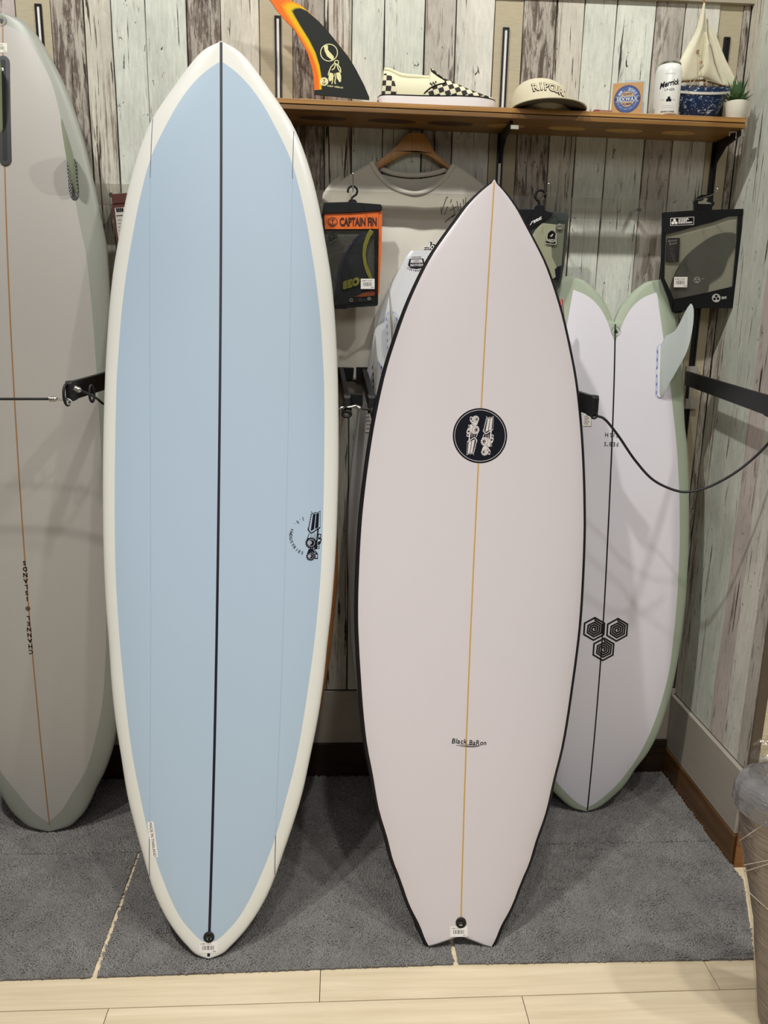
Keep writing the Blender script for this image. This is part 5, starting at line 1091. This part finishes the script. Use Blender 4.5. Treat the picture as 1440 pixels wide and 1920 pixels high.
# outline (photo coordinates) of the front panel: neck scoop, shoulders, sleeves, body
neck = [(700, 304), (712, 325), (735, 348), (765, 360), (785, 361), (808, 352), (832, 332), (848, 309)]
def tee_fn(u, v):
    # v: 0 at the top edge .. 1 at the hem, u across from the viewer's left
    topx = 600+u*350
    if topx < 700: ty = 384-80*max(0., (topx-600)/100)**.62
    elif topx > 848: ty = 309+85*max(0., (topx-848)/102)**1.35
    else:
        q = (topx-700)/148; ty = 304+5*q+56*math.sin(PI*q)**.75
    y = ty+(712-ty)*v; x = topx+(u-.5)*-14*v
    f_ = .006*math.sin(u*17+v*3)*min(1, v*1.5)+.004*math.sin(u*41+v*7)*v+.004*mnoise.noise((u*5, v*6, 1.)); edge = .012*(1-min(1, min(u, 1-u)/.08))**2
    p = at(x, y, TY); return (float(p[0]), TY-.006-f_+edge, float(p[2]))
mb = MB(); mb.grid(tee_fn, 70, 60); mb.build('front_panel', m_tee, t, smooth=2., solid=.0015)
def tee_back(u, v):
    x = 605+u*335; q = (x-605)/335; ty = (322+14*math.sin(PI*min(1, max(0, (x-700)/148)))) if 700 <= x <= 848 else (384-70*((x-600)/100)**.7 if x < 700 else 318+80*((x-848)/92)**1.3)
    y = ty+(712-ty)*v; p = at(x, y, -.008); return (float(p[0]), -.0085-.0005*math.sin(u*20), float(p[2]))
mb = MB(); mb.grid(tee_back, 50, 10); mb.build('back_panel', m_tee, t, smooth=2.)
def rib(off, nm, Y, pts, wd):
    mb = MB(); rows = []; P = catmull(pts, 6)
    for i, p in enumerate(P):
        d = P[min(i+1, len(P)-1)]-P[max(i-1, 0)]; d = d/np.linalg.norm(d); n_ = np.array([-d[1], d[0]]); a = at(p[0], p[1], Y); b = at(p[0]+n_[0]*wd, p[1]+n_[1]*wd, Y); c2 = at(p[0]+n_[0]*wd*.5, p[1]+n_[1]*wd*.5, Y-.0008); rows.append([a, c2, b])
    mb.rings(rows, closed=False); return mb.build(nm, m_tee, t, smooth=2., solid=.001)
rib(0, 'neck_rib', TY-.0075, [(x, y-3) for x, y in neck], 9); rib(0, 'back_neck_rib', -.012, [(702, 303), (730, 318), (772, 324), (815, 320), (848, 308)], 9)
mb = MB(); P = [(640, 330), (612, 352), (603, 384), (612, 480), (622, 560), (640, 562), (650, 470), (640, 380)]; 
def sleeve(u, v):
    a = np.array([(640, 328), (620, 342), (606, 362), (600, 388)]); b = np.array([(655, 560), (640, 566), (622, 566), (606, 560)]); i = u*3; j = min(2, int(i)); p = (a[j]*(1-i+j)+a[j+1]*(i-j))*(1-v)+(b[j]*(1-i+j)+b[j+1]*(i-j))*v
    return at(p[0], p[1], -.040+.010*math.cos(PI*u)-.004*math.sin(v*9+u*5)*v)
mb.grid(sleeve, 12, 16); mb.build('sleeve', m_tee, t, smooth=2., solid=.0015)
A = Art(lambda x, y, z: at(480+x/3, 320+y/3, -.050-z), base=.0004); f0 = A.fn
def on_tee(x, y, off):   # find the cloth depth at a photo position
    X = 480+x/3; Yp = 320+y/3; u = min(1, max(0, (X-600)/350)); ty = 304+5+56*max(0, math.sin(PI*min(1, max(0, (X-700)/148))))**.75 if X < 848 else 309+85*((X-848)/102)**1.35
    v = (Yp-ty)/(712-ty); d = tee_fn(u, max(0, min(1, v)))[1]; return at(X, Yp, d-.0011-off)
A.fn = lambda x, y, z: on_tee(x, y, z); f0 = A.fn
for a in ([(1040, 240), (1072, 150), (1080, 148)], [(1060, 250), (1078, 200)], [(1105, 190), (1120, 250), (1100, 262)], [(1130, 170), (1142, 230)], [(1150, 180), (1152, 235)], [(1165, 160), (1172, 225)], [(1062, 290), (1110, 250), (1120, 240)], [(1090, 225), (1130, 200)], [(1040, 205), (1046, 250)], [(1180, 150), (1176, 210)], [(1100, 160), (1094, 180)], [(1190, 175), (1160, 215)]): A.stroke(a, 4.5, mat('faded_ink', (70, 64, 58), .7))
A.fn = lambda x, y, z: f0(946+x, 424-y, z); 
for b_, mm in ((.11, m_ink), (.02, m_white)):
    A.text('...lost', 0, 0, 52, mm, 'l', bold=b_, shear=.15, sx=.8); A.up()
A.fn = f0; A.build('shirt_print', t)
mb = MB(); c0 = at(690, 315, -.024); mb.tube([at(658, 388, -.045), at(656, 366, -.045), at(656, 350, -.03)], .0016, 6); mb.build('swing_tag_cord', mat('clear_tag', (210, 205, 190), .2, alpha=.6), t, smooth=1.)

# ------------------------------------------------------------------ display rack
m_arm = mat('rack_black', (20, 21, 23), .42, spec=.3); m_grip = mat('rubber_black', (16, 16, 18), .55)
t = thing('display_rack', at(660, 700, -.02), 'black metal board rack on the wall with pairs of projecting arms', 'rack')
z0 = float(at(665, 712, -.03)[2]); z1 = float(at(665, 689, -.03)[2])
mb = MB(); mb.box((-1.1, -.036, z0), (float(at(692, 700, -.03)[0]), -.012, z1)); mb.build('cross_rail', m_arm, t, smooth=0, bevel=.002)
def arm(root, tip, h0, h1, wd, parent, name='arm', cap=True):
    root, tip = np.array(root), np.array(tip); d = tip-root; sd = np.cross(d/np.linalg.norm(d), [0, 0, 1.]); sd /= np.linalg.norm(sd); mb = MB()
    rows = [[p+sd*wd*a+np.array([0, 0, h*b]) for a, b in ((-.5, -.5), (.5, -.5), (.5, .5), (-.5, .5))] for p, h in ((root, h0), (tip, h1))]
    mb.rings(rows); o = mb.build(name, m_arm, parent, smooth=0, bevel=.0015)
    if cap:
        mb = MB(); e = tip; dd = d/np.linalg.norm(d); mb.rings([[e+dd*q+sd*wd*a*g+np.array([0, 0, h1*b*g]) for a, b in ((-.7, -.52), (.7, -.52), (.7, .52), (-.7, .52))] for q, g in ((-.016, 1.), (.004, 1.05), (.010, .8))]); mb.build('arm_cap', m_grip, o, smooth=0, bevel=.0015)
    return o
def eye(c, r, wr, parent, axis=(1, 0, 0), stretch=1.4):
    ax_ = np.array(axis, float); ax_ /= np.linalg.norm(ax_); a = np.cross(ax_, [0, 0, 1.]); a /= np.linalg.norm(a); mb = MB(); mb.tube([np.array(c)+a*r*math.cos(q)+np.array([0, 0, r*stretch*math.sin(q)]) for q in [2*PI*i/20 for i in range(21)]], wr, 8); return mb.build('eyelet', m_grip, parent, smooth=1.)
TA = -.40
aL_t = at(132, 733, TA-.02); aL_r = np.array([aL_t[0]+.085, -.03, aL_t[2]+.045]); aL_r = np.array([-.558, -.03, float(aL_t[2])+.03])
arm(aL_r, aL_t, .042, .042, .012, t); eye(aL_t+[-.004, -.012, -.008], .012, .0032, t, (1, -.35, 0), 2.0); eye(at(172, 738, TA+.03), .009, .003, t, (1, -.35, 0), 2.2)
aM_r = at(683, 702, -.03); aM_t = at(697, 757, -.34); arm(aM_r, aM_t, .040, .040, .014, t); eye(aM_t+[0.004, -.01, -.022], .010, .003, t, (1, -.6, .2), 1.3)
aN_r = at(640, 702, -.03); aN_t = at(651, 757, -.34); arm(aN_r, aN_t, .040, .040, .012, t); eye(at(650, 768, -.35), .0115, .0038, t, (.3, -.4, 1), .5); eye(at(650, 776, -.35), .0105, .0036, t, (0, -1, .1), .7)
mb = MB(); a, b = at(651, 738, -.28), at(680, 738, -.28); mb.box((float(a[0]), -.29, float(at(660, 761, -.28)[2])), (float(b[0]), -.27, float(a[2]))); mb.build('spacer_block', m_arm, t, smooth=0, bevel=.0015)
mb = MB(); a, b = at(690, 690, -.035), at(668, 688, -.035); mb.box((float(b[0]), -.045, float(at(680, 715, -.03)[2])), (float(at(691, 690, -.03)[0]), -.030, float(b[2]))); mb.build('mount_plate', m_arm, t, smooth=0, bevel=.001)
mb = MB(); a = at(640, 713, -.018); b = at(690, 740, -.018); mb.box((float(a[0]), -.022, float(b[2])), (float(b[0]), -.016, float(a[2]))); mb.build('grey_panel', mat('rack_panel', (120, 114, 104), .5), t, smooth=0)
# right pair of arms
t2 = thing('display_rack', at(1290, 712, -.01), 'black rack arm slanting forward along the right wall', 'rack')
aR_r = at(1287, 709, -.02); d = ray(1446, 762); tt = (1.0-CAM[0])/d[0]; aR_t = CAM+d*tt
arm(aR_r, aR_t, .040, .046, .010, t2, cap=True)
mb = MB(); c = at(1300, 692, -.006); mb.box((float(c[0])-.022, -.012, float(c[2])-.012), (float(c[0])+.012, 0.0, float(c[2])+.008)); c = at(1299, 757, -.006); mb.box((float(c[0])-.024, -.012, float(c[2])-.015), (float(c[0])+.010, 0.0, float(c[2])+.015)); mb.box((float(c[0])-.016, -.008, float(c[2])), (float(c[0])-.004, 0.0, float(c[2])+.09)); mb.build('wall_bracket', mat('bracket_grey', (168, 164, 156), .4, metal=.3), t2, smooth=0, bevel=.001)
t3 = thing('display_rack', at(1100, 755, -.2), 'black rack arm tip poking out beside the black railed board with a cord', 'rack')
aB_t = at(1113, 761, -.365); aB_r = np.array([.525, -.02, float(aB_t[2])+.035]); arm(aB_r, aB_t, .048, .048, .014, t3)
eye(at(1114, 779, -.372), .007, .003, t3, (0, -1, 0), 1.)
# cords
m_cord = mat('bungee_black', (20, 20, 23), .5, bump=.2, bscale=800)
t = thing('bungee_cord', at(1270, 920, -.38), 'black bungee cord drooping across the sage rimmed board to the right', 'cord')
q = [at(1119, 780, -.372), at(1135, 787, -.372), at(1160, 818, -.372), at(1190, 862, -.365), at(1225, 900, -.375), at(1268, 920, -.385), at(1300, 921, -.395), at(1340, 908, -.405), at(1390, 878, -.42), at(1440, 832, -.43), aR_t*.5+at(1440, 832, -.43)*.5+[.01, 0, -.01], aR_t+[0, -.012, -.02]]
mb = MB(); mb.tube(catmull(q, 6), .0032, 8); mb.build('cord', m_cord, t, smooth=1.)
def ferrule(a, b, r0, parent):
    a, b = np.array(a), np.array(b); L = float(np.linalg.norm(b-a)); mb = MB(); mb.lathe(a, [(r0*.6, 0), (r0, .0005)]+[(r0*(1.0 if i % 2 else .88), L*(i+1)/9) for i in range(7)]+[(r0*.55, L)], 14, ax=b-a); mb.build('ferrule', m_steel, parent, smooth=.5)
t = thing('bungee_cord', at(50, 748, -.425), 'black bungee cord with steel hook stretched across the grey board at left', 'cord')
q = [at(-420, 748, -.42), at(0, 748, -.425), at(96, 748, -.43)]; mb = MB(); mb.tube(q, .0030, 8); mb.build('cord', m_cord, t, smooth=1.)
ferrule(at(93, 748, -.43), at(107, 748, -.432), .0062, t)
mb = MB(); mb.tube(catmull([at(106, 745, -.432), at(120, 746, -.434), at(128, 748, -.436), at(134, 752, -.438), at(131, 758, -.44), at(126, 757, -.44)], 5), .0014, 6); mb.tube([at(106, 750, -.432), at(122, 750, -.436), at(130, 752, -.438)], .0014, 6); mb.build('wire_hook_end', m_steel, t, smooth=1.)
t = thing('bungee_cord', at(165, 735, -.42), 'short black bungee cord hooked on the left arm going behind the blue board', 'cord')
ferrule(at(138, 727, -.425), at(152, 733, -.42), .0072, t); mb = MB(); mb.tube(catmull([at(151, 732, -.42), at(165, 738, -.405), at(180, 746, -.375), at(192, 756, -.335), at(205, 762, -.30), at(220, 764, -.29)], 5), .0031, 8); mb.build('cord', m_cord, t, smooth=1.)
t = thing('bungee_cord', at(680, 766, -.35), 'short black bungee cord between the two middle arms with a brass ferrule', 'cord')
ferrule(at(668, 762, -.352), at(678, 767, -.352), .0058, t); mb = MB(); mb.tube(catmull([at(678, 766, -.352), at(692, 768, -.352), at(702, 772, -.35), at(716, 778, -.34)], 5), .0030, 8); mb.build('cord', m_cord, t, smooth=1.)
mb = MB(); mb.tube(catmull([at(668, 760, -.352), at(655, 763, -.352), at(640, 764, -.35), at(634, 768, -.35)], 4), .0016, 6); mb.build('wire_hook_end', m_steel, t, smooth=1.)

# ------------------------------------------------------------------ film wrapped roll at the right edge
RY = -.97
edge = [(1424, 1905), (1416, 1820), (1408, 1740), (1398, 1660), (1388, 1580), (1381, 1520), (1377, 1490)]
E = [at(x, y, RY) for x, y in edge]; RR = .085
t = thing('wrapped_roll', (float(E[0][0])+RR, RY, 0), 'brown fuzzy roll wrapped in clear film standing at the right front corner', 'roll')
m_fuzz = bpy.data.materials.new('brown_fuzz'); m_fuzz.use_nodes = True
def _fuzz():
    nt = m_fuzz.node_tree; N = nt.nodes; L = nt.links; b = N['Principled BSDF']; b.inputs['Roughness'].default_value = .6; b.inputs['Coat Weight'].default_value = .12; b.inputs['Coat Roughness'].default_value = .15
    tc = N.new('ShaderNodeTexCoord'); mp = N.new('ShaderNodeMapping'); mp.inputs['Rotation'].default_value = (0, -.45, 0); mp.inputs['Scale'].default_value = (22, 22, 330); n = N.new('ShaderNodeTexNoise'); n.inputs['Scale'].default_value = 1; n.inputs['Detail'].default_value = 4
    r = N.new('ShaderNodeValToRGB'); e = r.color_ramp.elements; e[0].position = .3; e[0].color = lin((84, 71, 66)); e[1].position = .72; e[1].color = lin((158, 144, 136))
    L.new(tc.outputs['Object'], mp.inputs[0]); L.new(mp.outputs[0], n.inputs['Vector']); L.new(n.outputs[0], r.inputs[0]); L.new(r.outputs[0], b.inputs['Base Color'])
    bp = N.new('ShaderNodeBump'); bp.inputs['Strength'].default_value = .5; bp.inputs['Distance'].default_value = .004; L.new(n.outputs[0], bp.inputs['Height']); L.new(bp.outputs[0], b.inputs['Normal'])
_fuzz()
rows = []; cs = []
for i, p in enumerate(E):
    c = np.array([float(p[0])+RR+.012, RY, max(.004, float(p[2])) if i else .004]); cs.append(c)
n = 36
prof = [(cs[i], RR*(1+.03*math.sin(i*2.1))) for i in range(len(cs))]
tz = float(E[-1][2])
for j in range(40):
    u = j/39*(len(prof)-1); a = min(len(prof)-2, int(u)); f_ = u-a; c = prof[a][0]*(1-f_)+prof[a+1][0]*f_; r_ = prof[a][1]*(1-f_)+prof[a+1][1]*f_
    rows.append([c+np.array([r_*(1+.03*mnoise.noise((3*math.cos(2*PI*k/n), 3*math.sin(2*PI*k/n), j*.25)))*math.cos(2*PI*k/n), r_*math.sin(2*PI*k/n)*.95, 0]) for k in range(n)])
mb = MB(); mb.rings(rows); mb.build('roll_core', m_fuzz, t, smooth=1.)
ct = cs[-1]
m_dfilm = mat('dark_wrapped_top', (112, 110, 110), .25, coat=.6, bump=.6, bscale=70, aniso=(1, 1, 3))
mb = MB(); mb.rings([[ct+np.array([RR*g*(1+.05*mnoise.noise((4*math.cos(2*PI*k/n), 4*math.sin(2*PI*k/n), z*40)))*math.cos(2*PI*k/n), RR*g*math.sin(2*PI*k/n), z]) for k in range(n)] for g, z in ((1.03, -.03), (1.02, -.01), (1.0, .004), (.9, .022), (.7, .034))]); mb.build('roll_cap', m_dfilm, t, smooth=1.)
m_wrap = bpy.data.materials.new('wrap_film'); m_wrap.use_nodes = True; _film(m_wrap, (.95, .94, .92), .12, 60)
mb = MB(); rows = []
for j, (g, z, dx) in enumerate(((.72, .028, 0), (.60, .045, -.006), (.52, .062, -.012), (.55, .078, -.018), (.50, .092, -.022), (.34, .104, -.028), (.12, .108, -.034))):
    rows.append([ct+np.array([dx+RR*g*(1+.45*mnoise.noise((2.6*math.cos(2*PI*k/48), 2.6*math.sin(2*PI*k/48), j*.8)))*math.cos(2*PI*k/48), RR*g*(1+.35*mnoise.noise((3*math.cos(2*PI*k/48)+5, 3*math.sin(2*PI*k/48), j*.8)))*math.sin(2*PI*k/48), z+.012*mnoise.noise((5*math.cos(2*PI*k/48), 5*math.sin(2*PI*k/48), j))]) for k in range(48)])
mb.rings(rows, cap0=False); mb.build('film_neck', m_wrap, t, smooth=.4)
mb = MB(); rows = []
for j in range(30):
    u = j/29*(len(prof)-1); a = min(len(prof)-2, int(u)); f_ = u-a; c = prof[a][0]*(1-f_)+prof[a+1][0]*f_; r_ = prof[a][1]*(1-f_)+prof[a+1][1]*f_+.004
    rows.append([c+np.array([r_*(1+.035*mnoise.noise((4*math.cos(2*PI*k/n)+j*.15, 4*math.sin(2*PI*k/n), j*.6)))*math.cos(2*PI*k/n), r_*math.sin(2*PI*k/n)*.97, 0]) for k in range(n)])
mb.rings(rows, cap0=False, cap1=False); mb.build('wrap_film', m_wrap, t, smooth=1.)
m_strand = mat('pale_strand', (206, 198, 184), .5)
def strand(pts):
    mb = MB(); P = []
    for x, y in pts:
        d = ray(x, y); c = np.array([float(E[3][0])+RR, RY]); 
        # nearest point on the wrapped roll surface along this direction
        best = None
        for s_ in np.linspace(1.0, 1.75, 140):
            p = CAM+d*s_/d[1]*1.0; u = np.interp(-p[2], [-q[2] for q in cs[::-1]][::-1], list(range(len(cs)))) if False else 0
            zc = [q[2] for q in cs]; cx_ = np.interp(p[2], zc, [q[0] for q in cs])
            rr = math.hypot(p[0]-cx_, p[1]-RY)
            if rr < RR*1.07: best = p; break
        if best is not None: P.append(best)
    if len(P) > 2: mb.tube(P, .0010, 5); mb.build('strand', m_strand, t, smooth=1.)
strand([(1387+i*5, 1576-i*3.4) for i in range(14)]); strand([(1395+i*5, 1622-i*1.0) for i in range(12)]); strand([(1396+i*5, 1634-i*1.6) for i in range(12)]); strand([(1404+i*4, 1672+i*4-i*i*.04) for i in range(12)])
